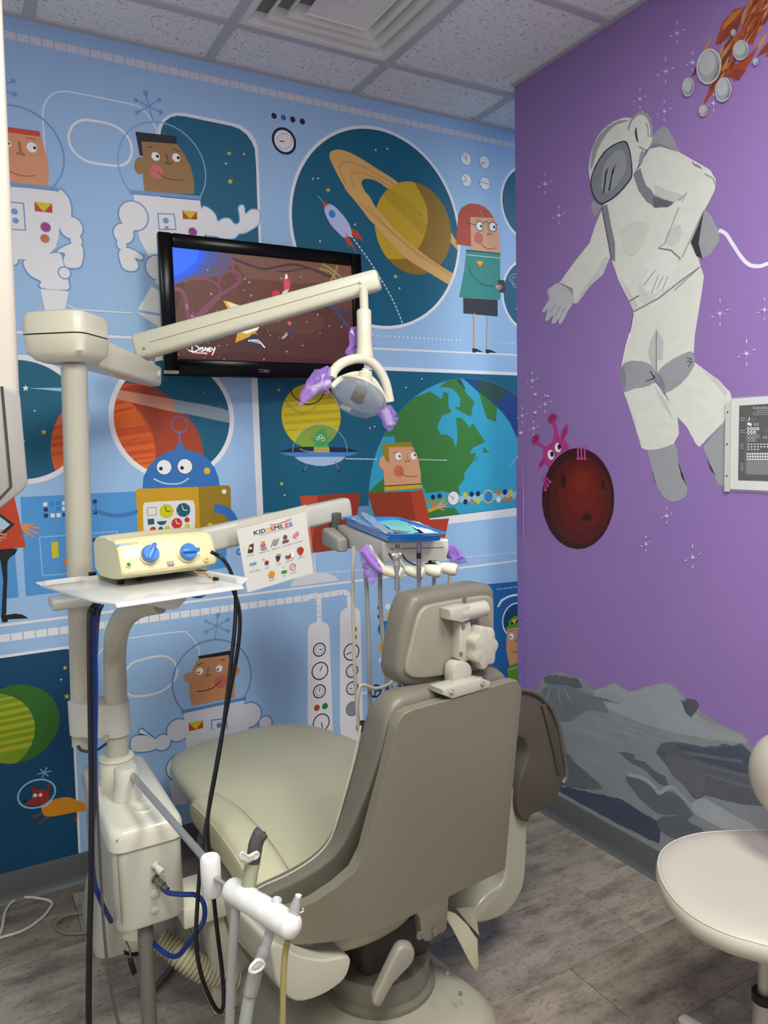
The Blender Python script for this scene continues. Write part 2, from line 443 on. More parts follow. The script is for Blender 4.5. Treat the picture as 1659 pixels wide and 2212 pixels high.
# walls
M_BLUE = mat('wall_light_blue', '#9fc3e8', .55, var=.015, scale=3)
M_PURP = mat('wall_purple', '#8f70b1', .5, var=.05, scale=2.2, bump=.05, bscale=120, var2='#9a79b6')
M_WHITE = mat('wall_white', '#f0efec', .7)
wall_back = struct(MB().bx((XL, YB, 0), (XR, YB + .1, HC + .03)).build('wall_back', M_BLUE))
wall_right = struct(MB().bx((XP, YF, 0), (XP + .13, YPE, HC + .03), .004, 1).build('wall_right', M_PURP))
struct(MB().bx((XL - .1, YF, 0), (XL, YB + .1, HC + .03)).build('wall_left', M_WHITE))
# added opening behind the camera: piers and header, lets world light brighten the ceiling
wf = MB(); wf.bx((XL - .1, YF - .1, 0), (-1.2, YF, HC + .03)); wf.bx((1.9, YF - .1, 0), (XR + .1, YF, HC + .03)); wf.bx((-1.2, YF - .1, 2.45), (1.9, YF, HC + .03)); struct(wf.build('wall_front', M_WHITE))
struct(MB().bx((XR, YF, 0), (XR + .1, YB + .1, HC + .03)).build('wall_far_right', M_BLUE))
# clear corner guard on the free edge of the purple wall
cg = MB(); cz0, cz1 = .14, 1.48
cg.bx((XP - .004, YPE - .04, cz0), (XP - .0005, YPE + .003, cz1), .001, 1); cg.bx((XP - .004, YPE + .0005, cz0), (XP + .035, YPE + .004, cz1), .001, 1)
g_ = cg.build('corner_guard', mat('guard_purple', '#8a6bb0', .25, var=.02, coat=.3), wall_right, loc=(0, 0, 0)); g_['label'] = 'glossy corner guard'
for z in (1.42, .80, .2):
    MB().ball((XP - .005, YPE - .02, z), .003, n=8, k=6).build('screw', mat('screw_steel', '#77737c', .3, 1), wall_right, loc=(0, 0, 0))
def base_trim(name, pts_prof, a, b, nrm):
    # vinyl cove base: profile (out, z) swept straight from a to b
    a, b, n = V(a), V(b), V(nrm); up = V((0, 0, 1))
    rings = [[p + n * o + up * z for o, z in pts_prof] for p in (a, b)]
    return struct(MB().loft(rings).build(name, M_BASE))
M_BASE = mat('cove_base', '#595b5b', .45, var=.04)
PROF = [(0.0, 0.0), (.020, 0.0), (.014, .006), (.008, .016), (.0055, .03), (.0045, .10), (.002, .1065), (0.0, .1065)]
base_trim('baseboard_back', PROF, (XL, YB, 0), (XR, YB, 0), (0, -1, 0))
base_trim('baseboard_right', PROF, (XP, YF, 0), (XP, YPE, 0), (-1, 0, 0))

# ================================================================ MURAL ON THE BACK WALL
WH, BL, ED, TE, NV = '#ecebec', '#9fc3e8', '#749ed0', '#005e7c', '#14265c'
SK, YE, OR, RD = '#dd9a72', '#dcc41a', '#e0761c', '#bf4a2a'
Z1, Z2, Z3, Z4, Z5, Z6, Z7, Z8 = (0,0,2.765), (500,0,2.633), (0,380,2.765), (540,260,2.765), (540,660,2.765), (0,760,2.9625), (0,1180,2.9625), (0,1560,2.9625)
ZA, ZB, ZC = (440,1040,2.37), (0,1300,3.95), (380,1360,4.1475)
def newp(fr, base=.0004):
    p = Paint((0, YB, 0), (1, 0, 0), (0, 0, 1), (0, -1, 0), base=base); p.fr = fr; return p
def done(p, name): return p.build(name, wall_back)
def badge(p, x0, y0, x1, y1, x2, y2, x3, y3):
    p.poly(RD, [(x0, y0), (x1, y1), (x2, y2), (x3, y3)]); p.poly(YE, [(x0, y0), (x1, y1), ((x2 + x3) / 2, (y2 + y3) / 2)])
def eye(p, x, y, r, px, py, pr, ring=None):
    if ring: p.dot(ring, x, y, r * 1.07)
    p.dot('#f4f4f4', x, y, r); p.dot('#151515', px, py, pr)
# --- borders and lines
p = newp((0, 0, 1))
a0, a1 = p.to2((62.6, 81)), p.to2((578.7, 192)); pitch = (a1.x - a0.x) / 22
zt, zb = YB * .4805 + EYE - .001, YB * .4805 + EYE - .026
x = a0.x - pitch * 14
while x < XR:
    k = p.k; p.raw('#d6d5dd', [(x + .002, zb), (x + pitch - .002, zb), (x + pitch - .002, zt), (x + .002, zt)]); p.k = k; x += pitch
p.k += 1
p.fr = Z7; b0, b1 = p.to2((68, 583)), p.to2((380, 541)); pitch = (b1.x - b0.x) / 4; zl = (b0.y + b1.y) / 2
xe = p.to2((0, 0)).x; q = newp(ZA).to2((545, 590))
x = b0.x - pitch * 8
while x < q.x:
    k = p.k; p.raw(WH, [(x + .002, zl - .013), (min(x + pitch, q.x) - .002, zl - .013), (min(x + pitch, q.x) - .002, zl + .013), (x + .002, zl + .013)]); p.k = k; x += pitch
p.k += 1
for zz in (EYE + YB * .1412,): p.raw(WH, [(XL, zz - .004), (XR, zz - .004), (XR, zz + .004), (XL, zz + .004)])
u0 = p.to2((0, 499)).y; u1 = p.to2((445, 460)).y; zz = (u0 + u1) / 2
p.raw(WH, [(XL, zz - .0045), (XR, zz - .0045), (XR, zz + .0045), (XL, zz + .0045)])
p.F(*Z5).dots(WH, '735,178 1278,210', .0042, .0215); p.dots(WH, '1485,220 1590,227', .0042, .0215)
p.F(*ZA).dots(WH, '605,468 760,458 1000,432 1340,388 1605,362', .0040, .0175)
p.F(*ZA).line(WH, '567,360 572,470', .004)
p.F(*Z7)
for q in ((327,376),(355,374),(383,371)): p.dot(WH, q[0], q[1], 7)
done(p, 'mural_border')
# --- round windows on the left with the orange planets
def porthole(p, pts, rim=.018, fill=TE):
    c, R = p.fit(pts); p.circ(WH, c, R); p.circ(fill, c, R - rim); p.clip = p.cpts(c, R - rim, 64); return c, R - rim
p = newp(Z6)
porthole(p, '575,390 160,852 330,812 395,770 330,85 210,25')
p.poly('#e2641e', [(323 + 300 + 300 * math.cos(t), 610 + 345 * math.sin(t)) for t in (2 * math.pi * i / 30 for i in range(30))])
ocl = p.clip; p.clip = p.m2([(623 + 300 * math.cos(t), 610 + 345 * math.sin(t)) for t in (2 * math.pi * i / 30 for i in range(30))])
for yy in (478, 545, 590, 650): p.line('#cf4a1c', [(320, yy + 12), (420, yy - 6), (560, yy - 30)], .010)
p.clip = ocl
p.poly('#9cc9de', '185,232 400,230 420,256'); p.star('#f0f0f0', 164, 233, 22); p.star(YE, 280, 514, 20); p.dot('#cfe8d0', 221, 377, 6); p.dot(YE, 154, 572, 7)
done(p, 'mural_porthole')
p = newp(Z6)
porthole(p, '780,170 680,400 915,765 1508,440 1380,715 1390,170')
cpl = '700,330 760,215 880,205 980,230 1080,290 1180,390 1255,490 1290,580 1300,680 1250,800 900,800 760,640 705,480'
p.poly('#c24a22', cpl, 5)
p.poly('#a83e1e', '1080,290 1180,390 1255,490 1290,580 1300,680 1250,800 1020,800 1000,640 970,500 900,380 820,300 780,240 880,212 980,236', 3)
p.poly('#e5661c', '700,330 730,297 800,300 870,365 930,450 975,545 990,640 985,800 880,780 760,640 705,480', 4)
for (yy, w_, l) in ((322, .012, 860), (375, .008, 850), (415, .012, 700), (495, .010, 960), (520, .014, 960), (565, .005, 970), (590, .016, 980), (650, .016, 985), (690, .008, 985), (725, .006, 980)):
    p.line('#d24a18', [(690, yy + 18), (l, yy - 18)], w_)
p.poly('#d79277', '735,245 760,243 1120,305 1110,385 725,297'); p.poly('#8fa3ad', '1120,305 1300,337 1420,362 1480,385 1490,460 1440,450 1200,398 1110,385')
p.dot('#9ab38a', 1305, 260, 4); p.dot('#9ab38a', 1405, 350, 4)
done(p, 'mural_porthole')
# --- big round window: ringed planet and rocket
p = newp(Z4)
porthole(p, '640,65 215,540 245,745 1180,385 1245,560 1265,750 830,1222 1112,1116', .013)
RG, RL = '#dfae66', '#b07a3c'
for q in ((375,349),(407,346),(751,177),(820,170),(627,622),(418,721),(893,1003),(767,1012)): p.dot('#d9e0a0', q[0], q[1], 5)
p.star(YE, 466, 416, 16); p.star(YE, 869, 933, 15)
p.poly(RG, '475,220 480,190 510,177 560,180 640,215 760,290 890,378 930,470 820,405 760,365 710,350 680,352 665,375 690,430 750,520 790,600 740,620 650,510 560,390 500,280', 5)
p.line(RL, '770,600 640,480 560,360 537,300 540,265 560,250 600,250 680,280 800,345 870,390', .0025, 6)
p.line(RL, '800,620 700,510 630,410 605,350 610,320 640,312 700,325 780,360 850,400', .0025, 6)
p.poly(RG, '1170,620 1245,740 1260,800 1190,720')
pc, pr = p.fit('740,620 830,405 940,373 1205,660 1010,915 1130,870 750,530')
p.circ('#cba722', pc, pr)
cl = p.clip; p.clip = p.cpts(pc, pr, 64)
for k, (dx, wd) in enumerate(((0, .02), (40, .012), (95, .02), (150, .016), (210, .022), (-90, .018), (-150, .014))): p.line('#bf9a1f', [(760 + dx, 470 + dx * .9 - 60), (900 + dx * .8, 580 + dx * .9 - 60), (1080 + dx * .6, 690 + dx * .9 - 40)], wd)
p.poly('#95711d', '975,360 1010,420 1040,475 1058,530 1062,600 1050,670 1020,740 985,790 930,825 860,832 800,820 700,800 780,1000 1300,1000 1300,340')
p.clip = cl
p.poly(RG, '560,390 650,510 740,620 830,720 940,830 1060,905 1190,985 1300,1060 1300,960 1215,915 1100,845 1000,770 920,705 850,635 800,575 750,520 690,430', 4)
p.line(RL, '640,480 770,600 900,720 1010,810 1100,865 1250,960', .0025, 6); p.line(RL, '700,510 800,620 930,735 1040,820 1250,940', .0025, 6)
p.dots('#dfe9ea', '608,695 720,850 800,980 850,1070 890,1161 930,1260', .0028, .017, 6, True)
done(p, 'mural_planet_window')
p = newp(Z4, .0036)
p.poly('#c9432a', '593,642 640,660 678,722 605,690'); p.poly('#c9432a', '550,680 570,720 600,770 578,690')
p.poly('#bcc6ee', '470,500 445,525 450,560 480,620 530,675 560,700 580,694 606,692 603,650 580,600 540,550 505,515', 4)
p.poly('#d8523a', '435,487 470,500 458,512 442,525'); p.line('#a9bdd8', '403,447 436,488', .0025)
p.dot('#2f86cc', 490, 559, 20); p.poly('#d24a2e', '565,665 590,700 640,798 592,735')
done(p, 'mural_rocket')
# --- small round windows by the free wall edge
p = newp(Z4)
c = p.to2((1495, 470)) + V((.177, 0)); R = .177; p.circ(WH, c, R); p.circ(TE, c, R - .012)
c = p.to2((1502, 1030)) + V((.172, 0)); R = .172; p.circ(WH, c, R); p.circ(TE, c, R - .012)
p.line('#9db8c4', '1590,915 1560,925 1550,950 1570,975 1600,985', .003, 5); p.line('#9db8c4', '1590,935 1565,945 1575,990 1600,1000', .003, 5)
p.dot(WH, 1592, 1125, 4)
done(p, 'mural_porthole')
# --- rounded window behind the second astronaut
p = newp(Z1)
p.poly('#e9e8ea', '940,800 945,760 965,720 1000,690 1050,673 1100,675 1390,733 1440,750 1490,785 1525,835 1540,880 1545,1000 1550,1106 1560,1440 1566,1660 940,1660')
p.poly('#156280', '958,800 965,765 985,725 1020,700 1060,691 1110,696 1380,752 1430,770 1475,805 1505,850 1522,890 1530,1000 1533,1106 1545,1440 1550,1660 958,1660')
p.star(YE, 1369, 917, 16); p.star(YE, 1375, 1084, 19); p.dot('#cfe0a0', 1458, 921, 6); p.dot('#cfe0a0', 1349, 977, 6)
done(p, 'mural_window')
# --- first astronaut (cut by the column)
def antenna(p, dots_, lines, c=ED):
    for l in lines: p.line(c, l, .004)
    for d in dots_: p.dot(c, *d)
p = newp(Z1, .002)
p.line('#dfe8f2', '285,1180 270,920 255,700 262,640 285,590 330,555 380,547 440,553 790,625 850,655 900,710 930,770 935,800', .0052, 4)
p.line('#e9ecf0', '410,830 415,790 440,745 480,722 530,718 650,740 720,775 770,830 787,890 780,940 755,975 710,990 660,988 540,970 480,940 430,890', .0085, 4, True)
antenna(p, [(80,484,13),(87,563,15),(870,558,16),(810,597,13),(951,597,12),(818,672,12),(961,670,12)], ['40,500 80,484', '40,545 87,563', '870,560 915,725', '810,597 960,670', '951,597 818,672'])
c, R = p.fit('40,625 250,710 385,950 330,1100'); p.rib(ED, p.cpts(c, R), .005, True)
p.poly(SK, '-60,780 240,810 262,870 280,940 290,1010 289,1080 286,1120 -60,1100'); p.poly('#cf4a2c', '-60,745 235,785 243,818 -60,775')
eye(p, 190, 881, 31, 207, 884, 9); eye(p, 45, 860, 22, 52, 858, 8)
p.line('#a8703f', '113,845 127,925', .008); p.dot('#a8703f', 105, 916, 9); p.dot('#a8703f', 140, 923, 10); p.line('#a8562a', '155,822 213,835', .003)
p.line('#a8562a', '40,1015 110,1046 160,1053 210,1050', .003, 4)
p.fr = Z3
p.blobs(WH, ED, .005, ['350,90 395,115 420,165 425,235 415,255 380,300 345,280', (425,310,67), (455,388,34), '340,450 425,405 485,415 497,470 480,540 440,550 390,540 380,500 388,462', '145,505 240,480 350,460 375,510 385,560 405,620 402,680 245,668 245,630 190,600 155,560', (72,500,34)], 3)
p.blobs(WH, ED, .005, ['-40,55 340,90 348,105 355,300 350,370 330,430 290,470 240,490 190,500 110,498 -40,490', '240,675 410,690 385,815 270,815'], 0)
p.dot(ED, 385, 580, 41); p.dot(WH, 385, 580, 33)
p.line(ED, '-40,38 345,82', .013)
p.line(ED, '-20,150 140,165 152,325 -20,312', .004); p.dot(ED, 86, 214, 20); p.dot(ED, 93, 268, 19)
badge(p, 205,155, 310,165, 313,222, 208,212)
p.dot('#9a97b8', 272, 307, 33); p.dot('#a03a86', 272, 307, 27); p.dot('#9a97b8', 268, 375, 29); p.dot('#df6a2c', 268, 375, 23)
p.line('#dfe8f2', '400,770 450,795 500,802 790,820', .005, 4)
done(p, 'mural_astronaut')
# --- second astronaut
p = newp(Z1, .0035)
c, R = p.fit('703,920 905,727 1228,1030 1100,800 722,1040'); p.rib('#7fb0dc', p.cpts(c, R, 64), .005, True)
p.poly('#a07a4d', '848,845 1055,860 1100,920 1140,1000 1158,1080 1160,1160 863,1150 855,1080', 0); p.ell('#a07a4d', 837, 990, 36, 52)
p.poly('#22252c', '808,787 1055,815 1055,860 845,845 853,930 835,930')
eye(p, 929, 935, 25, 940, 934, 9); eye(p, 1052, 942, 24, 1064, 943, 9)
p.line('#4a3018', '878,881 912,876', .003); p.line('#4a3018', '1033,889 1072,905', .003); p.line('#7a5428', '991,918 1007,985', .006); p.dot('#7a5428', 993, 975, 7); p.dot('#7a5428', 1020, 975, 7)
p.dot('#d9736a', 934, 1027, 40); p.line('#6b3c22', '937,1022 975,1056 1030,1074 1093,1074', .003, 5)
p.fr = Z3
p.blobs(WH, '#7fb0dc', .004, ['1205,195 1250,198 1285,235 1300,275 1330,258 1370,258 1400,290 1430,280 1432,240 1425,200 1432,180 1455,180 1465,230 1500,203 1545,212 1548,270 1530,300 1462,340 1425,345 1400,370 1340,375 1290,360 1215,340'], 3)
p.blobs(WH, ED, .005, ['797,112 1195,148 1222,350 1222,480 960,560 880,470 835,380 815,300'], 0)
p.blobs(WH, ED, .005, [(797,240,84), (738,345,58), (727,412,28), '712,455 740,432 790,440 850,480 845,502 805,490 825,530 815,560 775,568 735,550 715,500', (945,550,72)], 3)
p.poly(WH, '700,300 800,290 790,380 700,400')
p.blobs(WH, ED, .004, ['905,660 1000,720 1000,830 820,800', '810,812 1000,846 1000,950 935,895', '915,630 1010,600 1010,700'], 0)
p.line(ED, '775,95 1200,132', .014)
p.line(ED, '942,225 1040,230 1050,320 950,320', .004, 0, True); p.dot(ED, 990, 268, 17); p.dot(ED, 995, 312, 12)
badge(p, 1088,207, 1175,213, 1178,262, 1092,258); p.dot('#9a97b8', 1150, 335, 27); p.dot('#a03a86', 1150, 335, 22)
done(p, 'mural_astronaut')
# --- dial and dots
p = newp(Z2)
for q in ((242,659,NV),(295,669,'#1f6fc4'),(348,680,NV),(403,691,NV)): p.dot(WH, q[0], q[1], 18); p.dot(q[2], q[0], q[1], 16)
c, R = p.fit('228,795 300,728 370,815 315,878'); p.circ('#16172e', c, R); p.circ('#ecebee', c, R - .010)
p.dots('#33343c', [(300 + 42 * math.cos(t), 803 + 44 * math.sin(t)) for t in (2 * math.pi * i / 32 for i in range(33))], .0017, .008); p.line('#222', '272,802 301,806', .004)
p.fr = Z4
for x, y, h in ((1290,230,'1292,235 1270,205 1292,235 1292,200'), (1400,250,'1400,252 1375,258 1400,252 1380,272'), (1292,357,'1292,357 1278,330 1292,357 1268,370'), (1403,377,'1375,368 1428,382')):
    c = p.to2((x, y)); p.circ('#5f92cf', c, .030); p.circ('#ecebee', c, .0275); p.line('#6a6256', h, .0025)
done(p, 'mural_dial')
# --- girl in the green shirt
p = newp(Z4, .0045)
p.poly('#e0a47e', '1315,577 1455,583 1475,620 1488,680 1495,795 1320,790')
p.poly('#b8472f', '1230,740 1236,640 1245,560 1265,520 1310,497 1360,500 1400,518 1430,545 1455,582 1315,577 1320,753')
p.line('#d98a70', '1370,535 1395,580', .003); p.line('#b8856a', '1320,690 1335,760', .0015)
for x, y in ((1371,632),(1449,637)): p.dot('#3a2a22', x, y, 24); eye(p, x, y, 20, x + 9, y + 1, 7)
p.line('#3a2a22', '1285,610 1350,627', .0028); p.line('#3a2a22', '1390,620 1400,606 1412,604 1428,617', .0028, 4); p.line('#3a2a22', '1470,625 1480,618', .0028)
p.line('#b07a58', '1345,598 1378,590', .003); p.line('#b07a58', '1430,596 1462,598', .003)
p.line('#a8745a', '1412,612 1427,672', .003); p.dot('#8f6a52', 1420, 680, 6); p.dot('#8f6a52', 1434, 680, 6); p.dot('#cf6a60', 1364, 703, 27); p.line('#7a3a2c', '1378,733 1400,758 1430,768 1468,762', .003, 4)
p.poly('#2a8f85', '1293,778 1493,798 1493,1070 1250,1055 1280,900'); p.line('#14444a', '1290,776 1494,797', .006); p.line('#cfe6e2', '1290,803 1493,823', .003)
badge(p, 1350,840, 1392,843, 1394,877, 1353,872); p.line('#17605e', '1305,868 1330,930 1390,980 1470,995', .006, 5)
p.poly('#2a2a33', '1478,952 1518,955 1525,1030 1488,1028')
for l in ('1465,992 1500,982', '1465,992 1508,994', '1465,994 1502,1006', '1465,994 1492,1014'): p.line('#e0a47e', l, .004)
p.poly('#27272e', '1273,1060 1478,1073 1478,1170 1275,1152')
p.fr = Z5; p.line('#dca986', '1338,45 1339,262', .007); p.line('#dca986', '1418,60 1415,268', .007)
p.poly('#1c1d24', '1327,255 1352,258 1392,279 1350,274 1346,281 1328,279'); p.poly('#1c1d24', '1408,261 1440,266 1472,284 1430,279 1426,286 1408,284')
done(p, 'mural_girl')
# --- wide window: moon, saucer, Earth
p = newp((0, 0, 1))
p.poly(WH, '541,780 1300,812 1300,1092 925,1137 800,1150 700,1160 558,1180')
p.poly(TE, '555,790 1300,818 1300,1074 925,1120 800,1133 700,1143 571,1160')
p.clip = p.m2('555,790 1300,818 1300,1074 925,1120 800,1133 571,1160')
p.poly('#6c93b8', '571,1107 800,1092 1000,1079 1300,1057 1300,1077 1000,1101 800,1117 571,1133')
p.fr = Z5
c, R = p.fit('716,1060 790,780 980,550 1130,470 1300,430'); p.circ('#34a3c6', c, R, 96)
GR = '#3b7b38'; ocl = p.clip
p.clip = [v for v in p._clip(p.cpts(c, R - .001, 96), ocl)]
p.poly(GR, '980,550 1075,513 1145,560 1155,515 1185,525 1185,600 1205,637 1150,655 1115,725 1140,770 1175,770 1210,795 1230,848 1240,790 1230,670 1265,670 1313,730 1330,700 1405,815 1330,850 1310,885 1350,880 1340,920 1280,1000 1280,1040 1245,1080 1255,1150 1200,1120 1150,1110 1050,1120 1000,1000 900,850 870,815 860,780 800,785 780,780 880,600')
p.poly(GR, '1130,485 1190,440 1260,430 1290,520 1340,575 1330,605 1320,665 1270,640 1220,610 1255,605 1255,550 1215,500 1180,490'); p.poly(GR, '1395,845 1430,878 1390,880')
p.poly(GR, '1340,925 1365,890 1350,930'); p.poly(GR, '700,1120 800,1030 800,1120')
p.poly(GR, '1060,1230 1130,1210 1220,1205 1260,1255 1100,1272 1040,1272'); p.poly(GR, '1330,1245 1380,1238 1420,1245 1340,1256')
p.poly(GR, '1350,420 1560,480 1520,540 1475,585 1470,695 1415,675 1365,520')
p.poly('#1f3f86', '1235,420 1290,450 1350,505 1440,575 1500,630 1550,695 1595,790 1700,900 1700,380', 0); p.poly('#264b46', '1350,420 1560,480 1520,540 1475,585 1420,560 1370,520'); p.poly('#29504a', '1215,420 1255,440 1290,500 1250,470')
p.poly('#8cc4d8', '960,1162 1230,1140 1600,1112 1600,1150 1240,1178 960,1210'); p.poly('#6ba079', '980,1160 1245,1139 1255,1175 1180,1183 980,1205')
p.clip = ocl
p.dots('#bfe0ea', '1550,962 1600,900', .003, .013)
for q in ((1026,438),(932,490),(716,731),(743,723)): p.dot('#dfeaf0', q[0], q[1], 4)
p.dot('#c0392b', 699, 670, 8)
p.star('#c4b428', 173, 504, 13); p.star(YE, 188, 1064, 14); p.dot('#dfe0a0', 207, 1132, 5)
done(p, 'mural_earth_window')
p = newp(Z5, .0034)
c = p.to2((368, 660)); p.circ('#d9c515', c, .132); p.clip = p.cpts(c, .132)
for yy, wd in ((560, .006), (590, .012), (640, .010), (652, .004), (690, .014), (735, .006)): p.line('#c6ae12', [(200, yy + 12), (370, yy), (540, yy - 14)], wd)
p.poly('#8aa93a', [(417 + 163 * math.cos(t), 875 - 165 * math.sin(t)) for t in (math.pi * i / 24 for i in range(25))]); p.clip = None
p.poly('#14203f', '167,878 250,850 340,843 500,845 600,855 655,877')
p.poly('#4fa552', '380,875 378,800 390,760 440,722 460,760 472,875'); p.poly('#4fa552', '380,790 362,780 366,815 380,808'); p.poly('#4fa552', '462,785 488,768 482,800 464,800')
for x, y in ((421,782),(404,793),(436,797)): p.dot('#d8ecd8', x, y, 10); p.dot('#17442a', x, y, 5)
p.line('#2c6e3a', '395,820 420,830 445,822', .002, 4); p.poly('#c9b552', '382,848 473,848 474,878 382,878'); p.line('#8e8034', '382,858 473,858', .002); p.line('#8e8034', '382,868 473,868', .002)
p.line('#7fae4a', '295,855 340,872 385,873', .004, 4)
p.line('#a8c8d8', [(417 + 163 * math.cos(t), 875 - 165 * math.sin(t)) for t in (math.pi * i / 24 for i in range(25))], .0022)
p.poly('#4a84c8', '167,877 655,876 600,896 520,906 300,906 220,896', 0)
p.poly('#a9bfe0', '265,905 570,903 545,928 500,948 440,959 390,957 330,943 290,925'); p.line('#8a6f9a', '342,950 320,988', .004); p.line('#8a6f9a', '505,930 532,985', .004)
p.dot(NV, 320, 990, 7); p.dot(NV, 532, 986, 7); p.dots('#e0eaf0', '575,915 765,918', .0028, .011, 0, True); p.dots('#cfe0d8', '1012,920 1175,924', .0028, .011, 0, True)
done(p, 'mural_saucer')
# --- man in the red chair, empty chair
p = newp(ZA, .006)
p.poly('#c24a28', '490,75 803,58 760,340 550,366'); p.poly('#9a3618', '585,70 803,58 760,340 548,366')
p.poly('#9c3a1a', '838,60 1060,50 1085,195 1000,330 880,195'); p.poly('#bb4424', '1060,50 1120,41 1155,195 1255,189 1225,330 1000,345 930,230 1085,200')
p.fr = Z5
p.line('#d8a81c', '1062,1228 1130,1202', .016)
for l in ('1120,1206 1170,1185', '1120,1206 1158,1165', '1122,1208 1175,1200', '1122,1208 1160,1222', '1122,1202 1140,1170'): p.line('#dda87a', l, .005)
p.poly('#dea27a', '825,845 970,840 1005,920 1018,1000 1020,1075 803,1085 795,980 828,935'); p.ell('#dea27a', 798, 940, 28, 42)
p.poly('#978a1e', '785,825 960,812 970,845 825,845 833,935 810,930 793,880')
eye(p, 885, 900, 19, 893, 900, 6); eye(p, 976, 898, 18, 984, 893, 6)
p.line('#8a6a3a', '853,880 880,872', .0028); p.line('#8a6a3a', '957,858 985,870', .0028); p.line('#a8744a', '935,885 938,925', .003); p.dot('#9a6a44', 931, 930, 6); p.dot('#9a6a44', 949, 928, 6)
p.dot('#cf6e58', 888, 990, 30); p.line('#7a4426', '890,988 915,1012 955,1022 1000,1018', .0028, 4)
p.poly('#dcae20', '800,1080 1022,1066 1026,1090 803,1108'); p.line('#26221c', '800,1079 1022,1065', .004)
done(p, 'mural_man')
p = newp(Z5, .0036)
for x, y, c in ((1092,1145,NV),(1132,1138,NV),(1097,1189,OR),(1284,1130,YE),(1323,1127,NV),(1361,1124,NV),(1286,1172,NV),(1324,1170,OR),(1362,1168,YE),(1485,1116,OR),(1522,1114,NV),(1555,1113,YE),(1484,1160,WH),(1522,1157,OR),(1555,1155,OR)): p.dot(c, x, y, 13)
p.dot('#51565e', 1214, 1151, 36); p.dot('#e6e6e8', 1214, 1151, 33); p.line('#55503a', '1195,1135 1216,1152 1205,1162', .003)
p.dot('#cfc34e', 1423, 1141, 33); p.dot('#1f7fd0', 1423, 1141, 26); p.ring('#3f9ae0', 1423, 1141, 15, .002)
p.dot('#44464c', 1600, 1140, 12)
done(p, 'mural_controls')
# --- console with the small squares; woman at the far left
p = newp(Z6)
p.poly('#5199d8', '130,930 870,893 885,1200 1447,1230 1450,1380 438,1534 165,1563'); p.poly('#5199d8', '-60,1230 90,1230 120,1570 -60,1590')
p.poly('#4a92d4', '1300,1200 1447,1200 1450,1300 1300,1330')
for x, y, c in ((290,975,WH),(331,972,'#2b8ad6'),(371,970,'#2b8ad6'),(411,968,WH),(293,1010,NV),(373,1005,'#2b8ad6'),(411,1003,WH),(294,1048,NV),(337,1047,WH),(375,1045,WH),(415,1041,NV),(606,958,NV),(608,1028,NV)): p.poly(c, [(x - 13, y - 12), (x + 13, y - 13), (x + 13, y + 12), (x - 13, y + 13)])
p.line('#8fc0ea', '272,1432 253,1187 750,1149 755,1300', .004); p.line('#8fc0ea', '272,1432 438,1420', .004)
p.poly(YE, '328,1218 370,1215 377,1317 334,1320'); p.dot(OR, 440, 1342, 36); p.dot('#16295e', 605, 1205, 14)
p.line('#3878b2', '590,965 612,985 612,1015 596,1032', .006, 4)
for i in range(20):
    t = i / 19; p.dot('#3c79b3', 637 + 233 * t, 1025 + 24 * math.sin(math.pi * t) - 2 * t, 13)
done(p, 'mural_console')
p = newp(Z6, .002)
p.poly('#1b1b22', '-60,1230 112,1262 100,1290 60,1320 48,1345 40,1680 10,1690 -60,1690')
p.poly('#5199d8', '-60,1330 15,1330 22,1440 18,1690 -60,1700')
p.poly('#1b1b22', '0,1320 40,1310 48,1440 35,1690 9,1690 20,1460 5,1350')
p.poly('#c5431f', '-60,940 90,925 165,1250 -60,1270'); p.poly('#20212a', '-60,990 0,1035 95,1105 0,1190 -60,1210'); p.poly('#b9cfe4', '-60,1045 0,1055 65,1105 0,1160 -60,1170')
for l in ('135,1110 255,1128', '138,1112 245,1165', '140,1115 218,1188', '140,1108 215,1104', '140,1118 180,1180', '-20,1165 45,1170', '-20,1185 40,1190', '-20,1150 20,1140', '-20,1190 12,1212'): p.line('#d8905f', l, .006)
p.fr = Z7; p.poly('#15161e', '5,446 35,440 100,430 145,438 182,460 50,468 48,484 14,487')
done(p, 'mural_woman')
# --- robot
p = newp(Z6, .004)
c = p.to2((1147, 466)); p.rib('#6f6d9c', p.cpts(c, .030, 28), .005, True); p.line('#6f6d9c', '1147,505 1152,605', .008)
p.dot('#3173b8', 1153, 615, 27); p.poly('#2f72b9', '912,876 918,800 950,735 1000,680 1060,645 1130,625 1200,627 1270,645 1330,685 1375,745 1398,805 1406,870')
eye(p, 1050, 738, 47, 1029, 747, 12, '#152a4a'); eye(p, 1183, 733, 47, 1164, 743, 12, '#152a4a'); p.dot('#e0bf20', 1324, 762, 21)
p.dots('#e6eaee', '990,815 1040,838 1100,846 1160,838 1213,805', .0034, .0082, 5)
p.poly('#cf9f12', '868,890 872,880 882,877 1268,864 1285,1260 888,1260'); p.poly('#9c7c10', '1268,864 1445,854 1465,858 1475,875 1482,1230 1285,1245')
p.poly('#e8e8ea', '915,1000 922,975 950,962 1210,950 1238,962 1247,1000 1245,1130 1225,1155 960,1172 930,1160 918,1130', 3)
p.line('#cdb84a', '943,998 998,995 1000,1045 945,1048', .004, 0, True)
for x, y, r, c, h in ((1065,1020,46,'#d5cc1c','#222'),(1173,1012,45,'#10596e','#eee'),(1131,1098,35,'#cf3320','#eee')):
    p.dot(c, x, y, r); p.dots(h, [(x + r * .85 * math.cos(t), y + r * .85 * math.sin(t)) for t in (2 * math.pi * i / 24 for i in range(25))], .0012, .02); p.line(h, [(x - r * .2, y - r * .65), (x, y), (x + r * .55, y + r * .05)], .003)
p.poly('#10596e', '943,1070 985,1067 988,1103 947,1107'); p.poly('#10596e', '1003,1086 1067,1080 1060,1098 1045,1108 1022,1108 1008,1098')
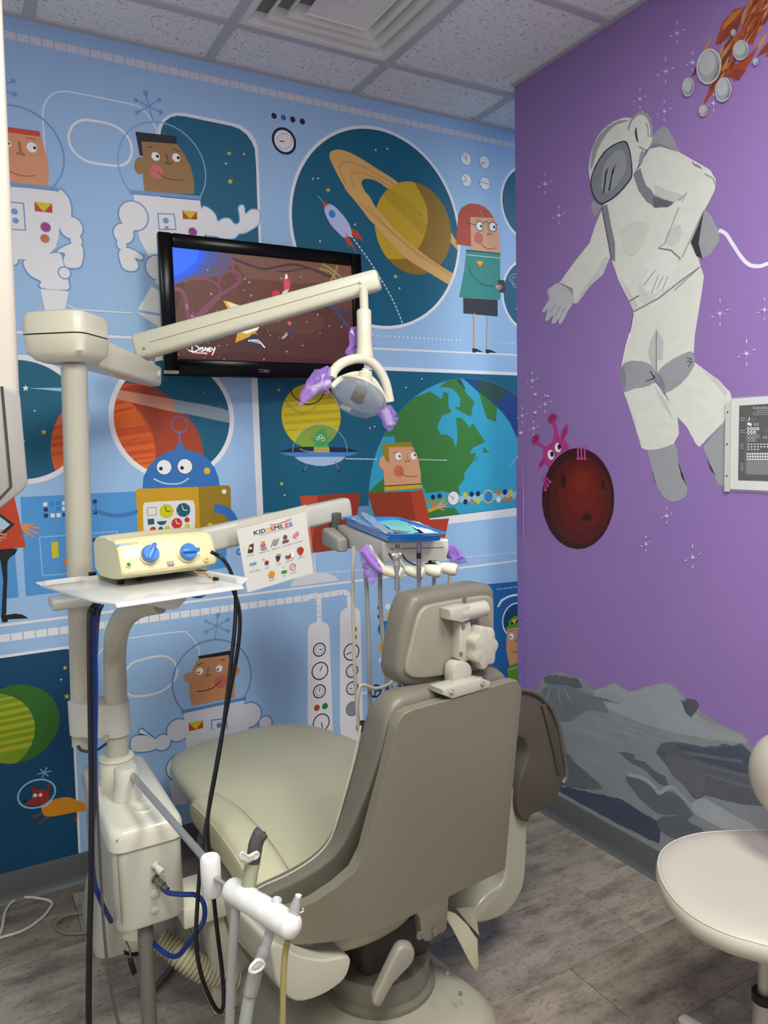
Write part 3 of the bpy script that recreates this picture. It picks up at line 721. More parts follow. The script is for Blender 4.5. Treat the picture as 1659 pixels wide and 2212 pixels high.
for x, y, r, c in ((1196,1075,17,'#cf3320'),(979,1137,19,'#cf3320'),(1028,1133,15,'#10596e'),(1070,1131,19,'#d5cc1c'),(1198,1117,17,'#d5cc1c'),(1433,894,15,'#eee'),(1344,1113,19,'#d3bf1a')): p.dot(c if len(c) > 4 else '#eeeeee', x, y, r)
p.line('#2f72b9', '1370,1000 1420,1008 1470,1040 1510,1110', .034, 5)
p.fr = ZA; p.ring('#2b7fc4', 182, 360, 12, .006)
p.fr = Z7; p.line('#12517e', '1208,305 1240,318 1280,320 1335,290', .010, 4); p.dots('#12517e', '1205,312 1240,326 1282,327 1340,294', .0035, .010)
done(p, 'mural_robot')
# --- night window with the green planet and the dog
p = newp(Z7)
p.poly(WH, '-90,712 400,642 445,640 470,650 478,1130 520,2035 505,2045 60,2180 20,2185 0,2170 -90,2190')
p.poly('#00456a', '-90,730 400,660 440,657 456,670 462,1130 505,2020 490,2028 60,2162 30,2165 10,2155 -90,2170')
p.star(YE, 416, 778, 16); p.star(YE, 428, 961, 20); p.dot('#d8e6c8', 391, 853, 6)
p.fr = ZB
c, R = p.fit('507,980 190,700 400,790 460,1180 250,1340'); p.circ('#2f6b24', c, R)
p.clip = p.cpts(c, R)
for k in range(9): p.line('#3a7428', [(200, 800 + k * 55), (520, 690 + k * 55)], .004)
c, R = p.fit('0,785 120,810 240,920 303,1060 270,1210 190,1330'); p.circ('#7b9a16', c, R); p.clip = p.cpts(c, R)
for k, w_ in enumerate((.006, .012, .014, .010, .016, .010, .012, .016)): p.line('#a9b018', [(-20, 840 + k * 62), (320, 770 + k * 62)], w_)
p.clip = None
done(p, 'mural_night_window')
p = newp(Z8, .003)
antenna(p, [(297,293,6),(260,303,5),(322,313,5),(242,331,5),(306,341,5)], ['297,293 270,356', '260,303 306,341', '322,313 242,331'], '#7fb0cc')
p.poly('#8a2416', '195,410 208,403 225,430 222,446 208,444'); p.poly('#8a2416', '298,430 305,390 320,388 312,440')
p.line('#8e3a2a', '270,580 228,605', .005); p.line('#8e3a2a', '310,600 262,642', .005); p.line('#8e3a2a', '487,570 490,610 470,630', .005)
p.ell('#8e2a1a', 228, 602, 15, 11); p.ell('#8e2a1a', 260, 642, 16, 9); p.ell('#8e2a1a', 474, 626, 14, 10)
p.poly('#d98c1a', '265,545 290,520 340,495 400,480 450,481 490,498 540,520 560,560 480,575 400,592 330,602 290,600 272,580', 3)
p.poly('#9a2b1a', '158,520 200,498 215,445 240,430 290,432 312,452 312,490 300,515 250,528 180,532', 2); p.dot('#14141c', 160, 503, 12)
eye(p, 223, 468, 13, 220, 470, 4); eye(p, 258, 465, 12, 254, 465, 4); p.line('#c9b8c8', '262,545 300,530 330,500', .006)
c = p.to2((235, 457)); p.rib('#8fc0dc', [c + V((math.cos(t) * .060, math.sin(t) * .050)) for t in (2 * math.pi * i / 40 for i in range(40))], .006, True)
done(p, 'mural_dog')
# --- third astronaut
p = newp(Z7, .0036)
p.line('#dfe8f2', '625,1040 622,730 635,685 660,655 720,612 820,590 1150,547 1200,560 1250,610 1272,660 1277,700', .0052, 4)
p.line('#e4e6e8', '780,830 815,780 850,745 900,728 1000,705 1060,705 1110,735 1135,790 1120,850 1070,905 1000,940 890,960 830,950 790,900', .0085, 4, True)
antenna(p, [(1395,440,15),(1317,478,11),(1458,470,12),(1319,547,12),(1460,543,11)], ['1395,440 1375,597', '1317,478 1460,543', '1458,470 1319,547'])
c, R = p.fit('1103,835 1250,640 1395,597 1610,790 1560,960'); p.rib('#6a93bb', p.cpts(c, R, 64), .005, True)
p.fr = ZC
p.blobs('#dcdce0', '#5f8dbd', .005, [(20,900,98), (-120,1010,70), '-400,985 -370,955 -290,945 -240,950 -330,925 -320,900 -300,895 -190,980 -140,1000 -150,1040 -230,1085 -390,1085', (655,765,105), (800,835,55), (850,905,45)], 3)
p.blobs('#dcdce0', '#5f8dbd', .005, ['70,748 605,630 655,900 640,1060 90,1060'], 0)
p.blobs('#dcdce0', '#5f8dbd', .005, [(30,1230,110), '-65,1365 120,1330 110,1560 -20,1575'], 0)
p.poly('#c98e5e', '205,262 470,220 475,300 505,330 525,420 525,605 140,682 120,560 118,470 150,350 190,280'); p.dot('#c98e5e', 112, 425, 42); p.dot('#c98e5e', 535, 372, 34)
p.poly('#1a1c22', '198,237 510,183 512,330 485,332 472,225 207,262')
eye(p, 212, 372, 31, 202, 383, 9); eye(p, 387, 347, 30, 374, 356, 9); p.line('#3a2616', '183,325 240,298', .003); p.line('#3a2616', '397,268 441,275', .003)
p.line('#96683c', '290,333 280,425', .006); p.dot('#96683c', 262, 413, 11); p.dot('#96683c', 300, 408, 11); p.dot('#c96a5c', 400, 465, 58); p.line('#5c2818', '187,553 250,548 330,520 398,462', .004, 5)
p.line('#5f8dbd', '50,738 628,614', .013)
p.line('#5f8dbd', '318,900 318,810 450,795 455,890', .004); p.dot('#5f8dbd', 385, 855, 22); badge(p, 112,835, 240,810, 242,880, 117,908)
done(p, 'mural_astronaut')
# --- tall gauge panels, coloured dots, wheel
p = newp(ZA)
p.line(WH, '540,590 572,584 590,610 592,725', .022, 0); p.line(WH, '585,588 700,568 722,568 738,578 745,600 748,660', .022, 4)
for l in ('560,580 580,606', '575,640 600,636', '577,668 602,664', '577,695 603,691', '612,600 608,575', '650,592 646,568', '690,585 686,562', '715,560 712,585', '730,590 758,580'): p.line(BL, l, .003)
p.poly(WH, '532,1232 532,770 540,740 555,726 575,720 610,720 632,728 643,750 648,900 660,1232 665,1420 545,1420', 0)
p.poly(WH, '697,1232 697,690 703,665 722,650 752,643 780,645 798,662 803,690 815,1232 820,1420 712,1420', 0)
p.fr = ZC
INK = '#2a2a2e'
def gauge(x, y, r, hx, hy, inner=False):
    p.ring(INK, x, y, r, .005)
    if inner: p.ring('#9a9aa0', x, y, r * .62, .002)
    p.line(INK, [(x, y), (x + hx, y + hy)], .004)
gauge(1285, 180, 53, 22, -4, True); gauge(1290, 370, 70, 22, -48); gauge(1285, 553, 53, 6, -24, True); gauge(1302, 833, 70, 12, 50); gauge(1572, 200, 66, -48, 26); gauge(1577, 370, 51, 8, -10, True); gauge(1580, 525, 51, -22, 4, True)
p.dot('#c0501e', 1262, 700, 26); p.dot('#23863a', 1335, 685, 26); p.dot(INK, 1580, 708, 58); p.dot('#8d919c', 1580, 708, 54)
p.fr = (0, 0, 1); p.dot('#3c3c40', 781, 1569, 12); p.dot('#1f1f22', 771, 1610, 9); p.line('#dfe3e8', '785,1570 835,1560', .010)
p.fr = ZA; p.dot('#c0501e', 772, 757, 12); p.dot('#23863a', 772, 797, 12)
done(p, 'mural_gauges')
p = newp(ZA)
for x, y, r, c in ((901,645,12,NV),(942,641,12,WH),(983,632,12,WH),(1020,630,12,OR),(902,690,12,NV),(942,685,13,'#d8b81e'),(1020,673,12,NV),(924,752,33,'#1f6cc0'),(990,680,10,'#2a6cb0'),(988,722,11,WH),(1022,717,12,'#1f6cc0'),(928,846,33,'#dcb41c'),(988,767,12,'#1f6cc0'),(987,811,13,OR),(985,857,13,WH),(908,913,13,WH),(985,898,12,NV),(1030,770,12,WH),(1030,820,12,NV)): p.dot(c, x, y, r)
sq = [NV, WH, '#2a9ad0', '#1f4f96']; rnd = random.Random(3)
for i in range(5):
    for j in range(8):
        x, y = 965 + i * 20, 1018 + j * 15.5 - i * 2; k = p.k; p.poly(rnd.choice(sq), [(x - 7, y - 6), (x + 7, y - 7), (x + 7, y + 5), (x - 7, y + 6)]); p.k = k
p.k += 1
p.ring('#26282e', 880, 1073, 26, .008); p.line('#26282e', '865,1052 880,1076 905,1066', .006); p.line('#26282e', '880,1076 872,1104', .006); p.line('#dfe3e8', '812,1084 850,1080', .010)
p.poly('#dcdde0', '443,540 450,515 475,492 520,475 570,466 610,467 650,476 680,492 693,508'); p.poly('#c9ccd2', '960,470 1010,440 1060,424 1130,412 1190,412 1240,425 1290,452')
done(p, 'mural_panel_dots')
# --- soldier in green cap by the free edge
p = newp(ZA, .0005)
p.poly('#1e66a6', '1345,537 1700,502 1700,1100 1345,1110'); p.dots('#dfe9f2', '1505,552 1700,527', .0035, .014)
p.poly(WH, '1502,640 1520,606 1550,588 1580,578 1700,565 1700,575 1585,588 1556,597 1528,614 1510,645')
p.dot(WH, 1598, 708, 70); p.dot('#0f4a6a', 1598, 708, 64)
p.poly('#d59a6c', '1552,755 1700,728 1700,1000 1566,950 1548,860')
p.poly('#5f951f', '1558,752 1562,715 1585,692 1612,684 1700,700 1700,730 1612,742'); p.poly('#5f951f', '1538,752 1560,742 1560,756'); p.poly('#16181c', '1572,712 1606,700 1608,722 1576,732'); p.poly(YE, '1572,712 1606,700 1592,730')
p.line('#5a3a20', '1566,768 1588,758', .003); eye(p, 1575, 793, 13, 1570, 796, 4); p.line('#9a6844', '1612,770 1608,812', .007); p.dot('#9a6844', 1600, 815, 6)
p.line('#5c3420', '1577,868 1600,874 1640,866', .003, 4); p.poly('#62961f', '1556,952 1640,925 1700,925 1700,1100 1556,1100'); p.line('#dfe8c8', '1556,966 1640,940', .003); p.line('#262a22', '1556,948 1640,922', .003)
done(p, 'mural_soldier')

# ================================================================ MURAL ON THE PURPLE WALL
QA, QB, QC = (1100, 0, 2.968), (1100, 560, 2.968), (1100, 1120, 2.968)
def newq(fr, base=.0004):
    p = Paint((XP, 0, 0), (0, -1, 0), (0, 0, 1), (-1, 0, 0), brush, base); p.fr = fr; p.jag = .0018; return p
def doneq(p, n): return p.build(n, wall_right)
G1, G2, G3, G4, WA = '#9c9da2', '#84858c', '#64656d', '#38393f', '#dcdad2'
def two(p, *segs):
    out = []
    for fr, st in segs:
        f0 = p.fr; p.fr = fr; out += p.m2(st); p.fr = f0
    return out
p = newq(QA)
p.raw(G1, two(p, (QA, '1245,1335 1290,1375 1320,1440 1350,1480 1345,1550 1290,1630 1225,1664'), (QB, '1180,0 1150,-100'))); p.raw(G4, two(p, (QA, '1248,1350 1215,1440 1165,1550 1200,1640'), (QB, '1240,0'), (QA, '1215,1560 1230,1460')))
p.poly(G1, '925,870 950,835 990,808 1015,820 1050,880 1095,975 1000,960 900,950'); p.poly(G2, '900,950 930,915 990,930 1095,975 1000,975')
hose = two(p, (QA, '1345,1475 1390,1500 1430,1560 1490,1650'), (QB, '1540,35 1600,45 1659,28 1720,10'))
p.rib('#e6dfee', [V((v.x, v.y)) for v in spline([V((v.x, v.y, 0)) for v in hose], 5)], .011)
p.poly(G1, '558,1268 525,1310 530,1360 552,1392 600,1330')
# arm on the left
p.raw(WA, two(p, (QA, '600,1330 550,1450 515,1560 430,1664'), (QB, '330,140 318,152 405,190 412,285 440,280 520,170 600,100 640,0'), (QA, '660,1640')))
p.raw('#c9c8c6', two(p, (QB, '600,0 640,-20 600,100 520,170 440,278 420,285 480,180 560,80')))
p.fr = QB; p.poly(G1, '320,150 360,165 405,190 412,284 372,270 330,235 310,195'); p.line(G2, '318,150 405,190 412,290', .004)
p.poly('#c3c3c6', '245,220 250,195 275,175 318,152 400,215 408,285 378,330 342,405 318,412 322,370 300,408 272,410 285,355 252,392 230,388 248,320 222,342 213,325 255,262', 2)
for l in ('300,290 260,340', '330,300 290,370', '355,310 325,380', '265,250 250,215'): p.line(G2, l, .003)
# legs and torso
p.poly(G1, '892,1215 1060,1180 1085,1280 1140,1450 1135,1520 1095,1545 1050,1555 985,1520 930,1420 905,1290', 2); p.poly(G4, '915,1330 930,1420 985,1515 940,1440'); p.poly(G4, '1078,1270 1112,1370 1138,1450 1105,1400')
p.poly(G1, '1245,1200 1380,1040 1420,1040 1420,1470 1340,1445 1290,1340'); p.poly(G4, '1265,1250 1300,1340 1330,1400 1290,1350')
p.poly(WA, '1188,660 1340,770 1420,855 1425,890 1380,1040 1220,1205 1195,1180 1140,1075 1070,1000 1000,860 1100,800'); p.poly('#c9c8c4', '1230,700 1340,775 1400,850 1390,880 1320,800')
p.poly(WA, '735,850 940,790 1030,920 1080,1010 1090,1120 1055,1185 960,1217 880,1222 850,1210 790,1010'); p.poly('#c6c5c2', '760,880 800,1000 850,1180 862,1200 810,1050'); p.poly('#c6c5c2', '930,810 1000,900 1060,1040 980,930')
p.raw(WA, two(p, (QA, '595,1320 620,1480 650,1640'), (QB, '660,10 700,130 770,270 800,338 785,440 750,560 722,692 800,660 945,735 1050,640 1185,600 1190,500 1205,400 1235,220 1250,110 1215,0'), (QA, '1200,1640 1160,1560 1240,1370 1280,1300 1320,1220 1325,1150 1290,1090 1230,1055 1090,975 970,940 900,955 850,1050 790,1130 700,1240')))
p.line('#efe9ee', '800,338 785,440 750,560 722,692', .005); p.line(G3, '798,345 785,420 775,470', .004)
p.poly('#bfbebb', '945,445 905,530 890,600 905,660 940,735 952,735 950,650 985,640 990,520'); p.line(G3, '945,460 944,735', .003)
p.poly(G1, '712,700 750,662 800,650 880,660 930,700 942,760 900,812 800,830 742,852 718,790', 2); p.poly(G2, '712,700 735,690 750,760 742,850 720,790'); p.poly(G4, '900,715 938,755 880,785 930,765'); p.line(G4, '880,780 935,765 905,715', .003)
p.poly(G1, '945,730 1050,640 1150,595 1180,600 1190,680 1100,800 1000,857 965,815', 2); p.poly(G2, '945,730 965,735 1000,800 1000,857 965,815'); p.line(G4, '1140,630 1170,640 1140,660 1175,655 1150,690', .003)
p.raw('#c9c8c4', two(p, (QB, '720,130 770,260 800,335 830,300 770,200')))
p.line(G3, '770,270 830,235 880,195', .004); p.line(G2, '800,336 960,250 1100,140 1222,52', .005); p.line(G2, '1060,200 1230,45', .003)
p.poly('#cfcecb', '830,160 870,210 930,240 960,215 900,280 840,270', 2)
p.fr = QA
p.poly('#d3d1c9', '720,1480 800,1420 900,1440 860,1560 790,1640 740,1600', 3)
p.poly(G2, '592,1320 630,1310 652,1430 680,1560 682,1680 655,1664 630,1530 608,1420'); p.line(G4, '594,1330 612,1420 640,1560 655,1660', .003)
p.poly(G2, '795,1110 845,1078 862,1150 930,1248 1050,1300 1022,1325 940,1332 880,1290 830,1220'); p.poly(G3, '920,1260 1060,1300 1020,1328 930,1330')
# arm on the right, hand over the belt
p.raw(WA, two(p, (QA, '845,1090 860,1020 885,985 960,945 1090,985 1230,1058 1322,1140 1322,1215 1270,1310 1180,1480 1105,1664 940,1640 960,1590 1070,1340 1080,1290 940,1240 880,1190')))
p.poly('#cac8c2', '935,1185 1000,1215 1110,1250 1080,1290 1000,1280 940,1240', 2); p.line(G2, '1090,1285 1140,1235 1110,1290', .004); p.poly(G2, '1170,1035 1230,1068 1238,1085 1190,1065'); p.line(G1, '1255,1115 1310,1145 1320,1180', .004)
p.poly('#cdcbc6', '1020,1480 1100,1440 1090,1560 1000,1570', 2); p.line(G2, '960,1592 1040,1605 1100,1660', .005); p.line(G2, '1090,1330 1000,1560 960,1590', .003); p.line(G1, '1250,1350 1180,1500 1110,1650', .004)
p.raw('#e0dfd9', two(p, (QA, '905,1640 960,1600 1040,1615 1085,1660'), (QB, '1060,80 1030,170 995,205 975,195 935,230 910,222 905,205 872,215 858,150 890,70 872,50')))
p.fr = QB
for l in ('960,100 915,220', '990,110 950,190', '940,70 865,165', '1020,110 985,195'): p.line(G2, l, .003)
# helmet
p.fr = QA
p.poly(WA, '525,1185 512,1100 518,1020 540,940 580,860 640,800 710,764 785,757 860,830 880,960 850,1000 830,1060 790,1135 700,1235 600,1308 560,1280 530,1215', 2)
p.poly(G1, '535,960 580,870 640,808 710,772 770,775 690,800 620,870 570,960 540,1060 522,1080', 2)
p.poly(G1, '855,960 870,985 850,1050 830,1060 840,990')
p.poly(WA, '755,850 775,790 805,740 845,714 885,726 912,765 925,830 922,890 905,935 878,965 840,940 790,905', 2); p.line(G1, '765,835 785,775 825,732 860,728 895,755 915,820 915,880', .010, 4); p.line(G1, '880,790 893,830 893,880', .005, 3)
p.poly('#33343a', '813,812 808,860 820,905 833,915 824,870 820,830'); p.line(G1, '835,940 878,965', .005)
p.poly(G4, '523,1165 540,1095 580,1015 635,950 705,912 748,905 768,930 785,1000 793,1080 788,1142 742,1204 682,1264 600,1311 558,1288 532,1235', 2)
p.poly('#82858c', '530,1165 547,1098 585,1022 638,958 706,920 744,914 760,935 777,1002 785,1080 780,1138 736,1198 678,1256 602,1301 564,1281 540,1230', 2)
p.poly('#999ba1', '600,1100 650,1000 720,960 750,1020 740,1120 660,1220 600,1230', 3)
p.poly('#2c2d33', '640,1065 618,1110 604,1240 612,1240 626,1130'); p.poly('#2c2d33', '690,1042 662,1095 638,1225 648,1225 664,1130')
doneq(p, 'painted_astronaut')
# meteor shower
p = newq(QA)
FL = ['#a4482c', '#ad5530', '#8c3d2e', '#bd7a34', '#7a3a34', '#c08a62']
for c, q in ((0,'1520,40 1440,60 1370,140 1330,250 1320,295 1400,250 1480,120'),(1,'1540,10 1659,-60 1659,60 1560,130 1500,200 1480,170'),(2,'1560,60 1480,130 1400,230 1350,290 1345,260 1420,140'),(3,'1500,50 1430,80 1380,150 1360,200 1440,130'),(0,'1620,60 1540,160 1500,250 1560,290 1600,200 1659,120 1659,40'),(3,'1659,60 1590,110 1550,160 1600,140'),
        (4,'1420,240 1380,290 1370,350 1400,320'),(1,'1480,220 1420,280 1390,370 1360,470 1310,560 1255,640 1245,675 1275,640 1330,540 1400,420 1450,310'),(0,'1420,400 1380,460 1360,500 1440,480 1440,525 1500,470 1560,370 1600,290 1520,370 1460,410'),(2,'1450,440 1400,490 1470,520 1520,450'),(5,'1659,200 1600,270 1590,330 1640,270'),(2,'1659,270 1610,330 1590,365 1659,330'),(0,'1659,320 1640,370 1659,360'),(5,'1305,225 1260,290 1220,370 1190,460 1215,450 1260,350'),(3,'1290,260 1240,340 1220,390 1262,330'),(4,'1225,380 1185,450 1170,495 1195,480'),(5,'1480,250 1430,310 1400,390 1425,370 1470,290'),(0,'1340,500 1270,600 1245,668 1262,655 1310,590'),(1,'1659,-30 1600,0 1530,30 1560,40 1659,20')):
    p.poly(FL[c], q)
rnd = random.Random(11)
for k_ in range(150):
    t = rnd.random(); cxx, cyy = 1640 - 330 * t + rnd.uniform(-70, 70) * (1.15 - t), 20 + 480 * t + rnd.uniform(-60, 60)
    if cyy > 560 or cxx > 1700: continue
    l_, w_ = rnd.uniform(30, 95), rnd.uniform(4, 12); dx, dy = -.46, .89; a_ = rnd.uniform(-.12, .12); dx, dy = dx * math.cos(a_) - dy * math.sin(a_), dx * math.sin(a_) + dy * math.cos(a_)
    p.poly(rnd.choice(FL), [(cxx - dx * l_, cyy - dy * l_), (cxx - dy * w_, cyy + dx * w_), (cxx + dx * l_, cyy + dy * l_), (cxx + dy * w_, cyy - dx * w_)])
for x, y, rx, ry, r in ((1287,428,75,110,.15),(1492,325,48,62,.2),(1155,560,38,58,.1),(1380,578,50,75,.15),(1252,712,27,35,.1),(1445,213,16,22,.1),(1588,398,17,23,.1)):
    p.ell('#c9c7c9', x, y, rx * 1.05, ry * 1.05, 26, r); p.ell('#9c9ea2', x, y, rx * .95, ry * .95, 24, r); p.ell('#b6b8ba', x - rx * .15, y - ry * .2, rx * .72, ry * .7, 20, r); p.poly('#7c7e82', [(x + rx * .2, y + ry * .8), (x + rx * .7, y + ry * .2), (x + rx * .75, y - ry * .3), (x + rx * .9, y), (x + rx * .75, y + ry * .55)], 2)
doneq(p, 'painted_meteors')
# sparkles
p = newq(QA, .0003)
def sparkle(x, y, r, R):
    c = '#e6d3f2'
    for a in (0, 45, 90, 135):
        t = math.radians(a); l = r if a % 90 == 0 else r * .6
        dx, dy = math.cos(t), math.sin(t); k = p.k
        p.poly(c, [(x + dx * l, y + dy * l), (x - dy * 2.5, y + dx * 2.5), (x - dx * l, y - dy * l), (x + dy * 2.5, y - dx * 2.5)])
    for dx, dy, l in ((0, -1, R), (0, 1, R * .85), (-.8, .35, R * .75), (.8, -.4, R * .75)):
        m = math.hypot(dx, dy); ux, uy = dx / m, dy / m
        p.poly(c, [(x + dx * l * .7, y + dy * l * .7), (x + dx * l * .85 - uy * 3.4, y + dy * l * .85 + ux * 3.4), (x + dx * l * 1.15, y + dy * l * 1.15), (x + dx * l * .85 + uy * 3.4, y + dy * l * .85 - ux * 3.4)])
for q in ((1078,212,22,75),(1004,458,26,88),(1178,400,26,66),(840,635,24,68),(996,715,26,72),(1312,662,26,60),(234,1180,26,72),(320,1382,24,62)): sparkle(*q)
p.fr = QB
for q in ((1355,348,40,90),(1640,325,30,75),(1525,605,40,90),(152,778,24,55),(234,930,22,65),(88,1005,22,56),(160,1085,24,50),(1015,1645,26,55)): sparkle(*q)
for x, y, r in ((172,866,10),(252,878,8),(172,983,11),(80,1113,12)): p.ell('#dcc6ea', x, y, r, r * .8)
p.fr = QC
for q in ((882,163,24,52),(1182,248,32,82)): sparkle(*q)
doneq(p, 'painted_sparkles')
# peeking alien and red planet
p = newq(QB)
PK, PD = '#b23a86', '#8a2f68'
p.poly(PK, '255,1345 230,1290 215,1240 255,1185 300,1160 345,1150 372,1180 385,1225 330,1240 280,1290', 2); p.poly(PK, '275,1180 290,1100 270,1055 300,1050 320,1140 345,1170'); p.ell(PK, 277, 1022, 30, 38, 20, .6); p.ell(PD, 276, 1020, 18, 30, 18, .7)
p.poly(PK, '225,1230 205,1200 175,1195 190,1170 225,1200 255,1195'); p.ell(PK, 168, 1155, 26, 38, 20, .3); p.ell(PD, 170, 1155, 16, 28, 18, .4)
p.poly(PK, '320,1165 340,1090 375,1047 378,1110 350,1160'); p.poly(PD, '335,1150 350,1100 370,1065 368,1110 345,1150'); p.poly(PK, '220,1265 195,1300 186,1345 230,1315 255,1320'); p.poly(PD, '225,1275 200,1305 192,1335 228,1308')
p.ell('#f1efee', 268, 1254, 21, 32, 20, -.1); p.ell('#f1efee', 313, 1208, 20, 31, 20, -.1); p.ell('#141218', 275, 1249, 11, 18); p.ell('#141218', 322, 1202, 11, 18)
p.fr = (0, 0, 1)
p.ell('#3a0d0a', 1249, 1077, 78, 109, 48); p.ell('#551109', 1254, 1080, 66, 96, 40); p.ell('#64160a', 1256, 1075, 50, 75, 36); p.ell('#701a0a', 1257, 1060, 32, 48, 30); p.ell('#7c210c', 1257, 1042, 17, 24, 24)
p.fr = QB
for x, y, rx, ry in ((348,1422,16,42),(602,1448,12,32),(500,1655,30,22)): p.ell('#2c0b0a', x, y, rx, ry)
p.line('#5a150a', '330,1640 420,1710 520,1720 610,1660', .006, 5); p.line('#80260e', '430,1440 470,1420 520,1430', .004, 5); p.line('#80260e', '400,1560 470,1590 560,1570', .003, 5)
for x in (443, 465, 487): p.line('#c04a92', [(x - 2, 1195), (x, 1280)], .008); p.ell('#c04a92', x, 1278, 10, 10)
for x1, y1, x2, y2 in ((222,1385,262,1428), (220,1400,247,1452), (215,1410,234,1478)): p.line('#b8468c', [(x1, y1), (x2, y2)], .008); p.ell('#b8468c', x2, y2, 10, 10)
doneq(p, 'painted_alien')
# moon mountains down to the baseboard
p = newq(QC); p.mf = rock; p.jag = .005
lo = [V((-.6, .1)), V((-2.5, .1))]
p.raw('#7b7e83', p.m2('60,1130 170,1115 200,1050 215,1012 255,998 300,985 330,972 385,1003 430,1005 490,1040 520,1080 540,1100 600,1082 625,1065 660,1052 690,1058 730,1085 770,1108 810,1100 850,1083 880,1072 915,1075 960,1052 990,1056 1030,1051 1060,1068 1090,1100 1115,1135 1180,1190 1250,1258 1300,1280 1340,1312 1380,1330 1410,1335 1440,1355 1490,1370 1520,1395 1545,1440 1580,1500 1640,1560 1700,1650 1900,1800') + lo)
p.poly('#8a8d91', '540,1105 620,1085 680,1060 770,1115 870,1085 1000,1060 1080,1110 1200,1260 1340,1330 1480,1380 1530,1440 1440,1430 1300,1420 1150,1390 900,1330 700,1250 580,1180', 2)
p.poly('#66696f', '215,1090 300,1070 420,1090 520,1130 640,1160 720,1190 600,1170 640,1250 500,1230 400,1300 280,1290 190,1180', 2)
for l in ('310,1080 330,1200', '260,1090 230,1200', '350,1085 400,1180', '560,1280 900,1390', '600,1330 950,1440', '400,1340 700,1440', '640,1280 1000,1380'): p.line('#83868a', l, .006)
p.poly('#54575d', '215,1022 255,1005 300,1003 345,1012 390,1022 430,1022 455,1050 472,1085 430,1088 380,1072 300,1068 235,1060'); p.poly('#4b4d55', '1100,1158 1120,1172 1140,1152 1195,1165 1222,1195 1200,1235 1165,1275 1130,1240')
p.poly('#585b63', '350,1500 420,1560 520,1650 600,1730 480,1735 350,1715 300,1700', 2)
p.poly('#3d4354', '300,1725 380,1722 480,1745 600,1770 720,1800 830,1870 980,1960 960,2085 700,1960 480,1840 320,1745', 1)
p.poly('#54565e', '940,1500 980,1440 1050,1430 1140,1442 1250,1465 1330,1462 1380,1440 1430,1460 1490,1440 1550,1500 1590,1580 1650,1700 1640,1850 1400,1815 1330,1790 1250,1775 1222,1815 1180,1790 1130,1720 1060,1650 1000,1570', 0)
p.poly('#454b5a', '1060,1450 1200,1470 1340,1475 1480,1455 1560,1530 1600,1640 1500,1650 1400,1600 1250,1560 1130,1500', 2); p.poly('#5c5d64', '1000,1500 1100,1540 1240,1580 1260,1700 1222,1812 1150,1740 1040,1640', 1)
p.poly('#565960', '700,1495 760,1500 805,1515 800,1540 870,1560 920,1610 1000,1650 1030,1720 960,1700 880,1620 760,1550', 1)
p.poly('#5a5d62', '745,1670 760,1640 800,1650 870,1690 920,1730 950,1775 1000,1745 1050,1755 1110,1800 1180,1900 1130,1948 1070,1900 1000,1905 960,1890 900,1850 830,1790', 0)
p.line('#909397', '760,1640 860,1665 930,1720 960,1760 1020,1725 1060,1735 1165,1840', .014, 4); p.line('#8b8e93', '1040,1720 1165,1835', .010)
p.poly('#93969b', '1170,1830 1240,1790 1320,1830 1440,1900 1600,1990 1400,2000 1250,1930 1180,1880', 2); p.poly('#565a60', '950,1930 1060,1905 1180,1960 1250,2010 1100,2060 980,2010', 2)
for l in ('1120,1500 1500,1560', '1150,1560 1560,1660', '1250,1640 1600,1740'): p.line('#5b5e66', l, .012)
doneq(p, 'painted_mountains')
# ================================================================ OBJECTS
M_CREAM = mat('cream_plastic', '#dcd7bf', .32, var=.03, scale=4, coat=.15)
M_POST = mat('grey_beige_enamel', '#bab5a3', .3, var=.03, scale=5, coat=.2)
M_GREYP = mat('light_grey_plastic', '#c3c0b6', .38, var=.03, scale=5)
M_WPL = mat('white_plastic', '#dad7d3', .3, var=.02, scale=6, coat=.2)
M_BLK = mat('black_rubber', '#0d0d10', .42, var=.1)
M_DARK = mat('dark_metal', '#37342f', .5, var=.1)
M_STEEL = mat('brushed_steel', '#bab5af', .38, .75, var=.06, scale=30)
M_BLUET = mat('blue_hose', '#0f2a6e', .35, var=.06)
M_VINYL = mat('seat_vinyl', '#bbb698', .42, var=.07, scale=2.6, bump=.12, bscale=260, var2='#c6c1a2')
M_VINYD = mat('taupe_vinyl', '#6f695d', .40, var=.06, scale=4, bump=.12, bscale=260)
M_SHELL = mat('taupe_shell', '#787262', .42, var=.03, scale=3, bump=.04, bscale=300)
M_SHLC = mat('chair_cover_plastic', '#b4b09c', .22, var=.04, scale=4, coat=.3)
M_FILM = mat('purple_film', '#b184e0', .15, var=.18, scale=18, alpha=.42, bump=.3, bscale=60)
M_CLEAR = mat('clear_plastic', '#eef0f2', .06, var=.02, alpha=.16, coat=.2)
M_TUBING = mat('grey_tubing', '#b3ada0', .35, var=.04)
CR, CU, CB = ROT.col[0].copy(), ROT.col[1].copy(), ROT.col[2].copy()
def rrect(c, ax, ay, w, h, r, k=3):
    """rounded rectangle ring around c spanned by unit ax, ay"""
    out = []
    r = min(r, w / 2 - 1e-4, h / 2 - 1e-4)
    for sx, sy, a0 in ((1, 1, 0), (-1, 1, 90), (-1, -1, 180), (1, -1, 270)):
        for i in range(k + 1):
            a = math.radians(a0 + 90 * i / k)
            out.append(V(c) + ax * (sx * (w / 2 - r) + r * math.cos(a)) + ay * (sy * (h / 2 - r) + r * math.sin(a)))
    return out
